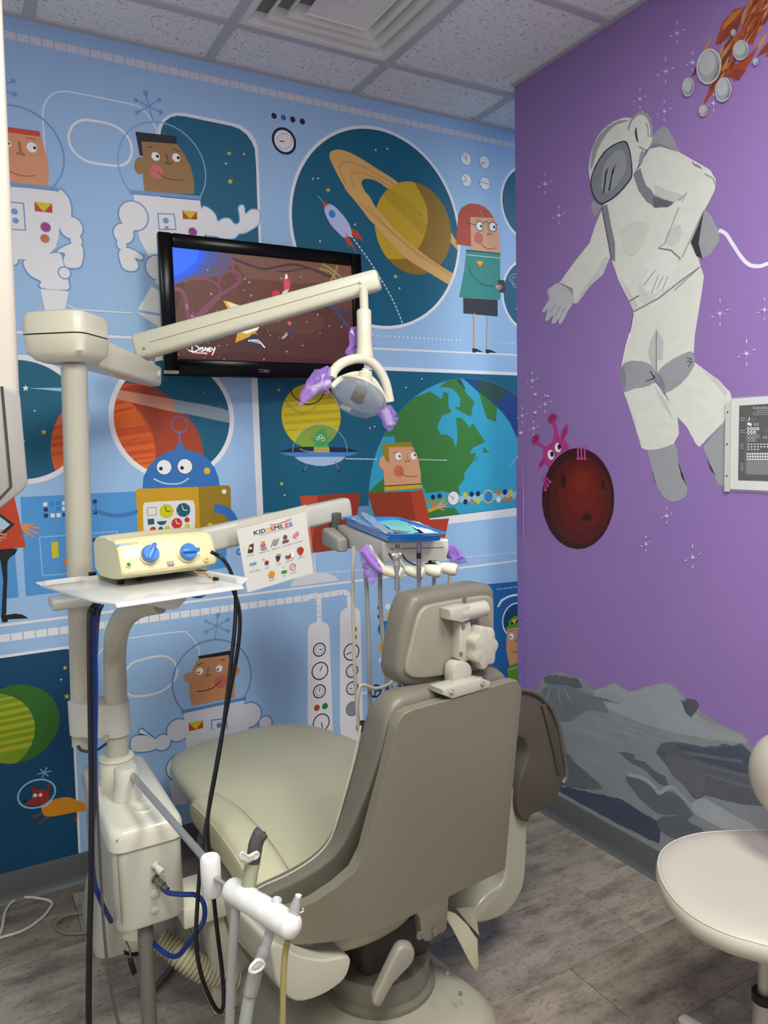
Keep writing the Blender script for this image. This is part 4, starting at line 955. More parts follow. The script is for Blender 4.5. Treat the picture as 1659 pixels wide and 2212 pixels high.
def beam(mb, p0, p1, w0, h0, w1=None, h1=None, r=.012, up=(0, 0, 1), rnd=.012):
    p0, p1 = V(p0), V(p1); w1 = w1 or w0; h1 = h1 or h0
    t = (p1 - p0).normalized(); ax = t.cross(V(up)).normalized(); ay = ax.cross(t)
    L = (p1 - p0).length; rings = []
    for s_, k in ((0, .80), (rnd * .3, .93), (rnd, 1.0), (L - rnd, 1.0), (L - rnd * .3, .93), (L, .80)):
        f = s_ / L; rings.append(rrect(p0 + t * s_, ax, ay, (w0 + (w1 - w0) * f) * k, (h0 + (h1 - h0) * f) * k, r * k))
    return mb.loft(rings)
def cord(name, pts, r, m, label, cat, group=None, k=6, n=8):
    P = spline(pts, k); o = MB().tube(P, r, n).build(name, m, None, loc=P[-1]); return tag(o, label, cat, group)
def drop(P):
    """let a hanging hose reach the floor and lie there"""
    q = P[-1]; return P + [V((q.x, q.y, max(.08, q.z * .5))), V((q.x + .015, q.y - .02, .03)), V((q.x + .08, q.y - .10, .014)), V((q.x + .22, q.y - .16, .012))]
def pxs(st, Y): return [onY(x, y, Y) for x, y in S(st)]
def pxy(st): return [onY(*p) for p in (tuple(float(k) for k in q.split(',')) for q in st.split())]
def film(name, pts, Y, parent, seed, m=None, depth=.02):
    """crumpled bag of barrier film: outline given at distance Y, puffed in depth with folds"""
    rnd = random.Random(seed); P = [onY(x, y, Y) for x, y in S(pts)]
    P = spline(P, 3, True); n = len(P); c = sum(P, V((0, 0, 0))) / n
    P = [c + (p - c) * rnd.uniform(.93, 1.05) for p in P]
    rings = []
    for k, (s_, d) in enumerate(((.15, -1), (.6, -.85), (.9, -.4), (1, 0), (.88, .45), (.55, .8), (.12, 1))):
        rings.append([c + (p - c) * (s_ * rnd.uniform(.9, 1.1)) + V((0, d * depth * rnd.uniform(.5, 1.3), 0)) for p in P])
    return MB().loft(rings).build(name, m or M_FILM, parent, flat=True)

# ---------------------------------------------------------------- television
TY = 2.70
tl, tr_, bl = onY(341, 493, TY), onY(781, 553, TY), onY(347, 811, TY)
x0, x1, z1, z0 = tl.x, tr_.x, (tl.z + tr_.z) / 2, bl.z
tv = thing('television', 'black flat television on the blue mural wall showing a red planet cartoon', 'television', ((x0 + x1) / 2, YB, z0))
mb = MB(); M_TVB = mat('tv_gloss_black', '#070709', .2, var=.05, ior=1.22)
s0, s1, t1, t0 = x0 + .048, x1 - .042, z1 - .048, z0 + .060
def frame_strip(mb, o, i):
    return mb.prism(o, (0, 0, 0), 0)
fr = MB()
for a, b in (((x0, z0), (s0, z1)), ((s1, z0), (x1, z1)), ((s0, t1), (s1, z1)), ((s0, z0), (s1, t0))):
    fr.bx((a[0], TY, a[1]), (b[0], TY + .03, b[1]), .006, 2)
fr.build('bezel', M_TVB, tv)
MB().rbox(((x0 + x1) / 2, TY + .05, (z0 + z1) / 2), (x1 - x0 - .03, .055, z1 - z0 - .03), .02, 3).build('housing', mat('tv_back', '#121214', .5), tv)
MB().bx((.95, TY + .07, (z0 + z1) / 2 - .12), (1.18, YB - .001, (z0 + z1) / 2 + .12), .004).build('wall_mount', M_DARK, tv)
sc_ = MB().bx((s0 - .002, TY + .010, t0 - .002), (s1 + .002, TY + .022, t1 + .002)).build('screen', mat('screen_panel', '#4a2018', .35, var=.25, scale=3, emit=.5), tv)
p = Paint((0, TY + .010, 0), (1, 0, 0), (0, 0, 1), (0, -1, 0), glow, .0006); p.fr = (340, 480, 3.318)
p.clip = [V((s0, t0)), V((s1, t0)), V((s1, t1)), V((s0, t1))]
p.poly('#48241a', '60,140 1440,140 1440,1080 60,1080'); p.poly('#583122', '200,440 600,250 1400,300 1400,620 900,560 500,640 95,760'); p.poly('#674433', '480,200 1400,320 1400,420 1000,440 640,400 560,300')
p.poly('#44201a', '90,900 400,840 900,880 1400,800 1400,1080 90,1080'); p.poly('#3f1116', '90,960 600,930 1400,1000 1400,1080 90,1080'); p.poly('#522e20', '700,650 1000,620 1200,700 1100,800 800,780', 3)
p.poly('#54456a', '330,150 520,190 540,290 470,380 360,400 200,420 95,470 95,420 300,340'); p.poly('#3a4a90', '330,150 440,175 430,290 360,350 200,400 95,450')
p.poly('#0b4fd6', '60,120 345,180 340,260 300,330 240,380 170,415 60,455'); p.poly('#1464ee', '90,150 300,185 290,270 200,350 110,400')
VEIN = '#743a50'
for l, w_ in (('100,470 170,490 205,560 215,650 235,720', .014), ('190,430 260,405 340,405 420,440 455,500 445,525', .008), ('240,705 320,630 420,540 520,480 590,420 585,370 540,340 545,260', .011), ('440,470 450,390 510,350 560,380 580,420', .006), ('250,720 330,650 450,530', .012)): p.line(VEIN, l, w_, 6)
for l, w_, c in (('540,260 640,300 760,335 860,320 960,302 1060,320 1160,360 1260,400', .008, '#33242e'), ('860,355 960,350 1080,330 1200,370', .006, '#3a2a34'), ('780,350 830,400 870,420', .007, VEIN), ('1200,590 1270,620 1330,700 1370,760', .014, '#37345a'), ('1270,615 1380,640', .010, '#37345a')): p.line(c, l, w_, 6)
for l in ('1180,300 1250,340 1320,400', '1160,330 1240,360 1280,410', '1290,310 1270,370 1240,420'): p.line('#8a7a3c', l, .008, 4)
p.poly('#c89a2e', '470,560 520,570 600,605 510,632', 0); p.poly('#d8c8a8', '490,570 600,600 560,625 520,610'); p.poly('#c58d22', '555,865 575,790 740,735 700,800 640,830'); p.poly('#e6dcc4', '600,790 740,730 720,770 640,800')
p.poly('#20283e', '620,860 680,800 720,805 780,905 700,900 640,880'); p.line('#c8ccd8', '650,850 720,850 770,900', .006, 4); p.line('#c89a2e', '660,850 740,870', .004)
p.poly('#c2404a', '905,400 925,370 955,440 945,490 905,510'); p.poly('#e0d8d8', '915,375 928,370 935,400 915,410'); p.poly('#b82c36', '815,500 850,485 880,500 860,530 820,525'); p.poly('#c8c0c4', '900,495 940,480 930,510 890,515')
p.line('#3a2e5a', '955,740 965,770 945,800', .012, 4); p.line('#a89468', '930,800 900,830', .010); p.dot('#c2505a', 945, 725, 14)
rnd = random.Random(5)
for i in range(70):
    x, y, r = rnd.uniform(110, 1370), rnd.uniform(330, 1000), rnd.uniform(3, 12)
    if y > 1000 or (x < 350 and y < 520): continue
    k = p.k; p.poly('#8d8088', [(x + r * rnd.uniform(.5, 1.3) * math.cos(t), y + r * rnd.uniform(.5, 1.2) * math.sin(t)) for t in (2 * math.pi * j / 7 for j in range(7))]); p.k = k
p.k += 2
p.line('#d8404a', '205,905 250,930 320,940 395,925', .004, 5)
p.fr = (0, 380, 2.765)
LG = '#f4f2f2'
for l in ('1128,1022 1150,1012 1178,1018 1186,1032 1172,1046 1148,1050 1124,1042', '1148,1004 1146,1046', '1122,1020 1140,1010', '1188,1000 1170,1006', '1196,1024 1192,1046', '1216,1026 1204,1026 1204,1034 1214,1036 1212,1046 1200,1046', '1222,1046 1226,1026 1236,1046 1240,1026', '1260,1028 1248,1028 1246,1046 1260,1046', '1248,1037 1258,1037', '1266,1026 1266,1038 1280,1036', '1284,1022 1280,1040 1268,1066 1262,1070'): p.line(LG, l, .0036, 3)
p.text(LG, 'CHANNEL', (1148, 1058), (1240, 1068), (0, -13))
p.build('picture', sc_)
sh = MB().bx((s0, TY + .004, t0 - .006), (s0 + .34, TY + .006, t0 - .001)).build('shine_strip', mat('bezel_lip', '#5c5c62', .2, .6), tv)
p = Paint((0, TY, 0), (1, 0, 0), (0, 0, 1), (0, -1, 0), paint, .0005)
p.text('#8d8d92', 'COBY', (559, 803.5), (583, 806), (0, -7)); p.build('brand_lettering', tv)
lb = MB().bx((onY(354, 800, TY).x, TY - .0012, onY(354, 807, TY).z), (onY(386, 800, TY).x, TY + .0003, onY(354, 800, TY).z)).build('label_sticker', paint('#d8cfb0'), tv); lb['label'] = 'cream label sticker'
p = Paint((0, TY - .0012, 0), (1, 0, 0), (0, 0, 1), (0, -1, 0), paint); p.text('#5a5648', 'TV 3', (361, 805), (378, 806), (0, -4)); p.build('lettering', lb)
MB().tube(spline(pxs('625,830 632,852 645,865 665,874 688,866 700,850 712,830', 2.80), 5), .0022, 6).build('cable', M_BLK, tv)

# ---------------------------------------------------------------- ceiling vent (stepped square diffuser)
a, b, c, d = VENT; vx, vy = (a + b) / 2, (c + d) / 2
vt = thing('ceiling_vent', 'white stepped square air diffuser set in the ceiling grid', 'vent', (vx, vy, HC))
M_VENT = mat('vent_enamel', '#e2e0da', .4, var=.04, scale=3)
def sqring(mb, prof):
    rings = []
    for h_, z in prof: rings.append([V((vx + sx * h_, vy + sy * h_, HC + z)) for sx, sy in ((1, 1), (-1, 1), (-1, -1), (1, -1))])
    return mb.loft(rings, caps=False)
sqring(MB(), [(.292, .0), (.275, -.004), (.262, -.001), (.225, .045), (.225, .11)]).build('outer_frame', M_VENT, vt, sharp=25)
for k, h_ in enumerate((.218, .165)): sqring(MB(), [(h_ - .05, .075), (h_ - .006, .008), (h_, -.004 - .002 * k), (h_ - .012, -.002), (h_ - .062, .07)]).build('cone', M_VENT, vt, sharp=25)
m_ = sqring(MB(), [(.115, -.010), (.112, -.006), (.0, .02)]); m_.build('center_cone', M_VENT, vt, sharp=20)
MB().lathe([(.0, -.004), (.014, -.004), (.016, .0), (.016, .012), (0, .012)], (vx, vy, HC + .004), n=16).build('center_cap', M_VENT, vt)
MB().bx((a + .02, c + .02, HC + .10), (b - .02, d - .02, HC + .11)).build('duct_plate', mat('duct_dark', '#6a6864', .7), vt)

# ---------------------------------------------------------------- equipment column at the left edge
cl_ = onY(25, 400, 1.4)
colm = thing('equipment_column', 'beige ceiling column with grey housing at the left edge of the photo', 'column', (-.02, 1.4, HC))
pa, pb = onY(9, 0, 1.4), onY(42, 835, 1.4)
mb = MB(); beam(mb, V((pa.x - .05, 1.46, HC - .004)) + (pa - pb) * .0 + V((pa.x - pb.x, 0, 0)) * .9, V((pb.x - .05, 1.46, pb.z - .05)), .1, .1, r=.012, up=(0, 1, 0)); mb.build('column_post', mat('column_beige', '#c4bcae', .45, var=.02), colm)
zt_, zb_ = onY(46, 838, 1.38).z, onY(52, 1050, 1.38).z; xr_ = onY(50, 950, 1.38).x
mb = MB(); prof = [(xr_ - .17, zt_ + .004), (xr_ - .032, zt_ + .004), (xr_ - .006, zt_ - .004), (xr_, zt_ - .012), (xr_ + .003, zb_ + .006), (xr_ - .004, zb_ - .006), (xr_ - .06, zb_ - .05), (xr_ - .17, zb_ - .06)]
mb.prism([V((x, 1.38, z)) for x, z in prof], (0, .12, 0), .004); mb.build('grey_housing', mat('housing_grey', '#8c8883', .5, var=.03), colm)
MB().tube([V((xr_ - .026, 1.3795, zt_ + .002)), V((xr_ - .023, 1.3795, zb_ + .0)), V((xr_ - .055, 1.3795, zb_ - .034))], .0022, 6).build('housing_seam', M_DARK, colm)

# ---------------------------------------------------------------- support centre: cabinet, post tube, clamp
SX0, SX1, SY0, SY1, SZ0, SZ1 = .285, .461, 1.90, 2.39, .35, .62
sup = thing('support_cabinet', 'cream dental support cabinet with bent grey tube left of the chair', 'cabinet', ((SX0 + SX1) / 2, 2.15, 0))
mb = MB(); cx, cy = (SX0 + SX1) / 2, (SY0 + SY1) / 2
ex, ey, ez = V((1, 0, 0)), V((0, 1, 0)), V((0, 0, 1))
rings = [rrect((cx, cy, z), ex, ey, SX1 - SX0 - i, SY1 - SY0 - i, .032, 5) for z, i in ((SZ0, .02), (SZ0 + .003, .008), (SZ0 + .012, .002), (SZ1 - .055, .002))]
mb.loft(rings); M_CAB = mat('cabinet_enamel', '#c3c0b1', .34, var=.03, scale=3, coat=.15)
mb.build('body', M_CAB, sup)
rings = [rrect((cx, cy, z), ex, ey, SX1 - SX0 + i, SY1 - SY0 + i, .036, 5) for z, i in ((SZ1 - .056, .0), (SZ1 - .054, .010), (SZ1 - .022, .008), (SZ1 - .012, .003), (SZ1 - .005, -.006), (SZ1 - .001, -.018), (SZ1, -.034))]
MB().loft(rings).build('lid', mat('lid_cream', '#d2cebc', .28, var=.02, scale=3, coat=.25), sup)
MB().bx((SX0 + .012, SY0 - .0015, SZ0 + .03), (SX0 + .0132, SY0 + .01, SZ1 - .06)).build('panel_seam', mat('groove_grey', '#8c887a', .5), sup)
for q in ((253, 1815), (256, 1994)): MB().ball(onY(q[0], q[1], SY0 - .001), (.003, .002, .003), n=8, k=6).build('screw', M_STEEL, sup)
for q, r in (((335, 1966), .010), ((336, 1930), .013)): MB().lathe([(r, 0), (r, .0015), (r * .8, .003), (0, .0032)], onY(q[0], q[1], SY0), (0, -1, 0), 20).build('cap_button', M_CAB, sup)
n0 = onY(334, 1868, SY0)
nz = MB().lathe([(.010, 0), (.010, .006), (.0075, .007), (.0075, .016), (.0095, .017), (.0095, .030), (.006, .032), (.0, .030)], n0, (.45, -1, -.45), 14).build('nozzle', M_GREYP, sup)
n1 = onY(334, 1897, SY0)
ft = MB().lathe([(.011, 0), (.011, .005), (.008, .006), (.008, .018), (.0105, .020), (.0105, .034), (.0075, .036), (.0075, .05), (0, .05)], n1, (.5, -1, -.4), 10).build('brass_fitting', mat('fitting_metal', '#8f8a80', .3, 1, var=.1, scale=50), sup); ft['label'] = 'metal hose fitting'
pc_ = onZ(310, 1747, SZ1)
MB().lathe([(.030, -.002), (.031, .003), (.028, .006), (.022, .006), (.018, .004), (0, .0035)], pc_, n=28).build('lid_cap', M_CREAM, sup)
tb = onZ(255, 1690, SZ1)
MB().lathe([(.047, 0), (.047, .062), (.045, .066), (.045, .070), (.048, .074), (.046, .080), (.036, .082), (0, .082)], tb, n=28).build('tube_collar', M_CREAM, sup)
TYB = tb.y
tp = [tb] + pxy('252,1560,%f 250,1480,%f 248,1420,%f' % (TYB, TYB, TYB)) + pxy('252,1370,2.09 268,1334,2.05 298,1311,2.0 345,1300,1.95')
MB().tube(spline(tp, 8), .0305, 24).build('bent_tube', M_POST, sup)
zc0, zc1 = onY(220, 1606, 2.15).z, onY(220, 1530, 2.15).z
pA, pB = onY(181, 1570, 2.26), onY(251, 1570, TYB)
def stadium(z, r):
    d = (V((pB.x, pB.y, 0)) - V((pA.x, pA.y, 0))); t = d.normalized(); nn = V((-t.y, t.x, 0)); out = []
    for c_, s_ in ((pB, 1), (pA, -1)):
        for i in range(9):
            a = math.radians(-90 + 180 * i / 8); out.append(V((c_.x, c_.y, z)) + t * (s_ * r * math.cos(a)) + nn * (s_ * r * math.sin(a)))
    return out
MB().loft([stadium(zc0, .034), stadium(zc0 + .003, .039), stadium(zc1 - .003, .039), stadium(zc1, .034)]).build('clamp_block', M_GREYP, sup)
MB().lathe([(.010, 0), (.010, .003), (.0065, .004), (.006, .002), (0, .002)], onY(228, 1591, 2.085), (-.1, -1, 0), 16).build('clamp_bolt', M_STEEL, sup)
MB().tube(spline(pxy('229,1607,2.10 205,1622,2.16 178,1622,2.22 168,1612,2.24'), 5), .004, 8).build('looped_cable', M_DARK, sup)
mb = MB(); b0 = [onZ(x, y, .325) for x, y in ((392, 1962), (560, 1962), (560, 2016), (392, 2012))]
MB().bx((SX1 - .004, 1.93, .29), (.70, 2.09, .345), .006).build('link_beam', M_CREAM, sup)
MB().bx((.53, 1.95, .0), (.66, 2.07, .289), .01).build('beam_leg', M_POST, sup)
# ---- floor box behind the cabinet and the levelling foot
fb = MB(); fx, fy = .415, 2.53
rings = [rrect((fx, fy, z), ex, ey, w_, l_, .05, 5) for z, w_, l_ in ((0, .25, .34), (.02, .25, .34), (.11, .22, .31), (.20, .18, .26), (.215, .16, .24))]
fb.loft(rings); tag(fb.build('floor_box', M_CAB, None, loc=(fx, fy, 0)), 'rounded cream utility box on the floor behind the support cabinet', 'utility box')

# ---------------------------------------------------------------- dental light
PYL = 2.27
pt, pb = onY(160, 792, PYL), onY(183, 1608, PYL)
dl = thing('dental_light', 'cream jointed dental lamp on a tall grey post before the television', 'lamp', (pb.x, pb.y, pb.z))
MB().tube([pb, pt], .0345, 28).build('post', M_POST, dl)
bz = onY(150, 1302, PYL - .03)
mb = MB(); mb.rbox((bz.x + .01, PYL - .005, bz.z), (.115, .10, .030), .008); mb.build('post_collar', M_GREYP, dl)
axd = V((.60, .80, 0)); hc = onY(136, 728, PYL) ; Rh = Matrix((V((axd.y, -axd.x, 0)), axd, V((0, 0, 1)))).transposed()
hd = MB()
def headring(z, w_, l_, r): return rrect(V((hc.x + .012, hc.y + .01, z)), Rh.col[0], Rh.col[1], w_, l_, r, 5)
zc = hc.z
MB().loft([headring(zc + .002, .178, .175, .03), headring(zc + .045, .176, .173, .03), headring(zc + .058, .166, .163, .03), headring(zc + .064, .140, .138, .03)]).build('head_cover', M_CREAM, dl)
MB().loft([headring(zc - .070, .110, .105, .03), headring(zc - .064, .140, .135, .03), headring(zc - .045, .170, .167, .03), headring(zc - .002, .178, .175, .03)]).build('head_shell', M_CREAM, dl)
MB().loft([headring(zc - .0021, .172, .169, .03), headring(zc + .0021, .172, .169, .03)]).build('head_seam', M_DARK, dl)
q0, q1 = onY(196, 768, 2.36), onY(334, 814, 2.60)
q0 = hc + V((.03, .05, -.018)); 
mb = MB(); beam(mb, q0, q1, .085, .098, .055, .066, r=.012, rnd=.004); mb.build('lower_arm', M_CREAM, dl)
jb = onY(326, 800, 2.59); jt = V((jb.x, jb.y, jb.z + .075))
MB().lathe([(.020, 0), (.020, .012), (.015, .014), (.015, .06), (.017, .062), (.017, .09), (0, .09)], (jb.x, jb.y, jb.z - .01), n=20).build('pivot', M_GREYP, dl)
MB().ball(onY(343, 808, 2.56), (.006, .006, .012), n=10, k=8).build('pivot_knob', M_GREYP, dl)
e0, e1 = onY(296, 752, 2.60), onY(819, 604, 2.08)
mb = MB(); beam(mb, e0, e1, .060, .086, .052, .064, r=.016); arm2 = mb.build('spring_arm', M_CREAM, dl)
tdir = (e1 - e0).normalized(); sd = tdir.cross(V((0, 0, 1))).normalized()
if sd.y > 0: sd = -sd
g = MB(); ga, gb = e0 + tdir * .06 + sd * .0298, e1 - tdir * .05 + sd * .0262
g.tube([ga, gb], .0011, 6); g.build('arm_groove', mat('groove_grey', '#8c887a', .5), arm2)
for q in (e0 + tdir * .04 + sd * .030 + V((0, 0, -.015)), e1 - tdir * .055 + sd * .0275): MB().lathe([(.005, 0), (.005, .002), (0, .0025)], q, sd, 12).build('arm_screw', M_STEEL, arm2)
LY = 2.08
sa, sb, sc2, sd2 = onY(785, 622, LY), onY(787, 672, LY), onY(786, 668, LY), onY(788, 772, LY)
MB().tube([sa, sb], .0135, 18).build('stem', M_CREAM, dl)
ax_ = (sd2 - sc2).normalized(); LL = (sd2 - sc2).length
MB().lathe([(.0, 0), (.019, .001), (.0225, .006), (.0225, LL * .62), (.024, LL * .8), (.028, LL), (0, LL)], sc2, ax_, 20).build('stem_sleeve', M_CREAM, dl)
yk = spline(pxs('716,815 722,800 740,784 768,775 795,778 818,798 833,828 842,868', LY - .015), 6)
yo = MB().tube(yk, [.0150] * len(yk), 14, flat=1.0).build('yoke', M_CREAM, dl)
nx = (CB * .40 + (CR * -.36 + CU * -.93).normalized() * .917).normalized(); maj = (CR * .916 - CU * .40).normalized()
lc = onY(776, 852, LY - .02)
lh = MB().lathe([(.0, -.040), (.030, -.038), (.060, -.027), (.080, -.010), (.0865, .0), (.083, .0005), (.077, -.010), (.057, -.026), (.0, -.036)], lc, nx, 36).build('lamp_housing', M_CREAM, dl)
MB().lathe([(.0, -.034), (.030, -.031), (.056, -.0235), (.076, -.008), (.0815, .001)], lc, nx, 36).build('reflector', mat('lamp_mirror', '#cdd6dc', .08, 1.0, var=.05), lh)
MB().lathe([(.019, -.02), (.021, .022), (.016, .025), (0, .025)], lc, nx, 16).build('bulb_shield', mat('bulb_shield_bronze', '#5b4a38', .35, .7), lh)
MB().lathe([(.087, -.002), (.0885, .004), (.084, .020), (.066, .040), (.036, .052), (.0, .056)], lc, nx, 36).build('lens', M_CLEAR, lh)
MB().lathe([(.087, -.003), (.090, -.001), (.090, .004), (.087, .006)], lc, nx, 36).build('lens_rim', M_CLEAR, lh)
hub = onY(789, 812, LY - .03)
MB().lathe([(.0, 0), (.020, .001), (.021, .014), (.019, .028), (.011, .030), (.010, .036), (0, .036)], hub + CB * .045 - V((0, 0, .022)), (-.05, -.25, 1), 18).build('hub_knob', M_CREAM, dl)
dn = nx.cross(maj).normalized(); dn = -dn if dn.dot(CU) > 0 else dn
MB().rbox(lc + nx * .012 + dn * .088 - maj * .03, (.036, .012, .014), .003, 2, rotto(nx, maj)).build('lens_clip', M_GREYP, lh)
ln_ = MB().tube(spline([onY(x, y, LY - .03) for x, y in S('716,836 738,818 775,808 806,822 834,868')], 5), .009, 10).build('housing_band', M_CREAM, dl)
for k, (st, sg) in enumerate((('712,828 690,836 672,846', -1), ('828,884 838,900 842,918', 1))):
    hh = MB().tube(spline(pxs(st, LY - .04), 4), .013, 14).build('handle', M_WPL, dl)
film('barrier_film', '714,798 716,830 706,850 690,846 672,862 648,874 655,838 680,800', LY - .045, dl, 4, depth=.022)['label'] = 'purple barrier film on the left lamp handle'
film('barrier_film', '820,888 842,872 858,900 856,918 840,932 828,918', LY - .05, dl, 6, depth=.02)['label'] = 'purple barrier film on the right lamp handle'
film('barrier_film', '756,706 800,712 806,745 800,766 770,768 744,762 756,742', LY + .03, dl, 8, depth=.012)['label'] = 'purple barrier film behind the stem'

# ---------------------------------------------------------------- accessory tray and ultrasonic scaler
TZ = 1.22
A_, B_, B2, C_, = onZ(90, 1264, TZ), onZ(206, 1298, TZ), onZ(248, 1302, TZ), onZ(522, 1262, TZ)
D_ = C_ + (A_ - B_) * 1.0; E_ = A_ + (D_ - C_) * .12 + (C_ - B2) * .02
at_ = thing('accessory_shelf', 'white metal tray shelf under the ultrasonic scaler', 'shelf', (B_.x + .1, B_.y + .15, TZ))
M_TRAYW = mat('tray_white', '#cfcdca', .22, var=.02, scale=4, coat=.3)
A2 = A_ + (D_ - A_) * .03
MB().prism([A_, B_, B2, C_, D_], (0, 0, -.006), .0018).build('plate', M_TRAYW, at_)
fl = MB(); out = (C_ - B2).cross(V((0, 0, 1))).normalized()
fl.prism([B2 + V((0, 0, .0)), C_, C_ + out * .012 - V((0, 0, .008)), B2 + out * .012 - V((0, 0, .008))], (0, 0, -.003), .0008)
rt = (C_ - B2).normalized(); fl.prism([C_, D_, D_ + rt * .02 + V((0, 0, .014)), C_ + rt * .02 + V((0, 0, .014))], (0, 0, -.003), .0008)
lt = -rt; fl.prism([A_, A_ + (D_ - C_) * .0 + lt * .014 + V((0, 0, .010)), D_ + lt * 0 + V((0, 0, .014)) + (D_ - C_).normalized() * .012, D_], (0, 0, -.003), .0008)
lp = lambda a, b_, h_: fl.prism([a, b_, b_ + V((0, 0, h_)), a + V((0, 0, h_))], out * -.003, .0008)
lp(A_ + (B_ - A_) * .06, A_ + (D_ - A_) * .30, .013); lp(C_ + (D_ - C_) * .05 - rt * .004, D_ - rt * .004, .014)
fl.build('folded_lip', M_TRAYW, at_)
bk = [onY(x, y, 1.93) for x, y in S('296,1302 348,1288 404,1288 402,1296 384,1315 364,1318')]
MB().prism(bk, (.03, .10, 0), .003).build('mount_block', M_WPL, at_)
P_, Q_, R_ = onZ(266, 1262, TZ + .012), onZ(474, 1233, TZ + .012), onZ(180, 1246, TZ + .012)
xd = (Q_ - P_); xd.z = 0; SW = xd.length; xd.normalize(); yd = V((-xd.y, xd.x, 0)); SD = .20
us = thing('ultrasonic_scaler', 'cream ultrasonic scaler with two blue knobs on the white tray shelf', 'scaler', tuple(P_ + xd * SW / 2 + yd * SD / 2 + V((0, 0, -.012))))
M_SCAL = mat('aged_cream_plastic', '#dfd49e', .34, var=.04, scale=5, coat=.15, var2='#e4dbb0')
SH = .112
prof = [(1.0, .16), (1.0, .80), (.93, .90), (.8, .96), (.62, .985), (.45, .97), (.36, .93), (.30, .955), (.22, .945), (.15, .88), (.09, .74), (.03, .42), (.0, .25), (.015, .18), (.10, .10), (.3, .02), (.5, .0), (.8, .0)]
def scl(x, t, z): return P_ + xd * x + yd * (t * SD) + V((0, 0, z * SH))
rings = []
for x, k in ((0, .93), (.004, .975), (.012, 1.0), (SW * .5, 1.035), (SW - .014, 1.0), (SW - .004, .95), (SW, .88)):
    rings.append([scl(x, .5 + (t - .5) * min(1, k + .0), .45 + (z - .45) * k) for t, z in prof])
MB().loft(rings).build('casing', M_SCAL, us, sharp=35)
# front panel plane: from t .15,z .88 to t .03,z .42
fo = scl(SW * .5, .145, .88 * 1.03); fv = (scl(SW * .5, .03, .42) - fo).normalized(); fn = xd.cross(fv).normalized()
if fn.dot(-yd) < 0: fn = -fn
for (kx, ky, rot, nm) in ((322, 1198, .5, 'k'), (404, 1194, 1.6, 'k')):
    kc = onP(kx, ky, fo + fn * .002, fn)
    MB().lathe([(.0265, 0), (.0265, .002), (.024, .003), (0, .003)], kc, fn, 28).build('dial_ring', M_SCAL, us)
    kb = MB().lathe([(.021, .002), (.0225, .006), (.0215, .016), (.019, .019), (0, .019)], kc, fn, 28); 
    kn = kb.build('knob', mat('knob_blue', '#3c7cc6', .25, var=.06, coat=.3), us)
    gd = (xd * math.sin(rot) - fv * math.cos(rot)).normalized()
    g2 = MB(); R3 = Matrix((gd, fn.cross(gd), fn)).transposed(); g2.rbox(kc + fn * .020 + gd * .002, (.048, .011, .016), .004, 2, R3); g2.build('knob_grip', mat('knob_blue', '#3c7cc6'), kn)
for (kx, ky, c_, nm) in ((277, 1220, '#1f7a1c', 'green'), (445, 1208, '#b59a18', 'yellow')):
    kc = onP(kx, ky, fo + fn * .001, fn)
    MB().lathe([(.0075, 0), (.0075, .002), (.006, .003), (0, .003)], kc, fn, 16).build('light_bezel', M_SCAL, us)
    l_ = MB().ball(kc + fn * .003, .0048, n=12, k=8).build('indicator_light', mat('led_' + nm, c_, .2, emit=.5), us); l_['label'] = nm + ' indicator light'
p = Paint(fo, xd, fv * -1, fn, paint, .0022); p.fr = (150, 1130, 4.046)
p.poly('#7fa6d0', '400,186 540,170 542,184 402,200'); p.text('#e8ecf0', 'Cavitron', (440, 193), (535, 182), (0, -9)); p.text('#b9b08a', 'SPS', (545, 186), (600, 178), (0, -18)); p.text('#8d7a70', 'SPS', (850, 356), (912, 352), (0, -22)); p.poly('#8f6a9a', '855,360 914,355 916,372 857,376')
p.text('#aca27c', 'Dentsply', (1085, 155), (1165, 150), (0, -12))
for i in range(14):
    a = math.radians(150 + i * 12); k = p.k; x, y = 690 + 118 * math.cos(a), 270 + 105 * math.sin(a); p.ell('#8a8268', x, y, 3, 4, 6); p.k = k
p.k += 1
p.text('#b3aa88', 'Power', (690, 392), (745, 386), (0, -10)); p.text('#b3aa88', 'Lavage', (1030, 372), (1085, 366), (0, -10)); p.line('#9a916e', '445,455 800,440 1200,398', .0012)
p.build('front_lettering', us)
for q in ((270, 1262), (432, 1238), (300, 1240), (200, 1245)):
    o_ = onZ(q[0], q[1] + 2, TZ); o_ = o_ + yd * .03 if q[0] in (270, 432) else o_
    MB().lathe([(.0, 0), (.009, .0), (.011, .014), (0, .014)], (o_.x, o_.y, TZ), n=12).build('rubber_foot', M_BLK, us)
MB().tube(spline([onY(x, y, 1.86) for x, y in S('420,1234 432,1238 444,1240 452,1247 460,1250')], 4), .0022, 6).build('brass_tubing', mat('brass', '#b98a52', .3, .8), us)
# looped black hose of the scaler
tag(MB().tube(spline(pxy('455,1192,1.98 478,1205,1.98 497,1232,1.94 508,1275,1.88 508,1340,1.85 497,1450,1.83 478,1600,1.82 452,1745,1.82 436,1840,1.80 426,1960,1.78 424,2040,1.76 436,2110,1.75 458,2165,1.75 474,2185,1.75 483,2168,1.75 480,2100,1.77 468,2000,1.79 455,1870,1.81 449,1770,1.83 466,1660,1.84 492,1520,1.85 514,1400,1.86 518,1330,1.88 508,1285,1.90 490,1258,1.92 462,1250,1.90'), 7), .0052, 8).build('scaler_hose', M_BLK, None, loc=onY(474, 2185, 1.75)), 'black scaler hose hanging in a long loop beside the chair', 'hose')
cord('black_cord', drop(pxy('205,1306,1.90 197,1318,1.87 194,1340,1.84 195,1500,1.83 198,1700,1.82 197,1900,1.80 193,2050,1.78 192,2215,1.76')), .0068, M_BLK, 'thick black cord hanging straight down past the support cabinet', 'cord')
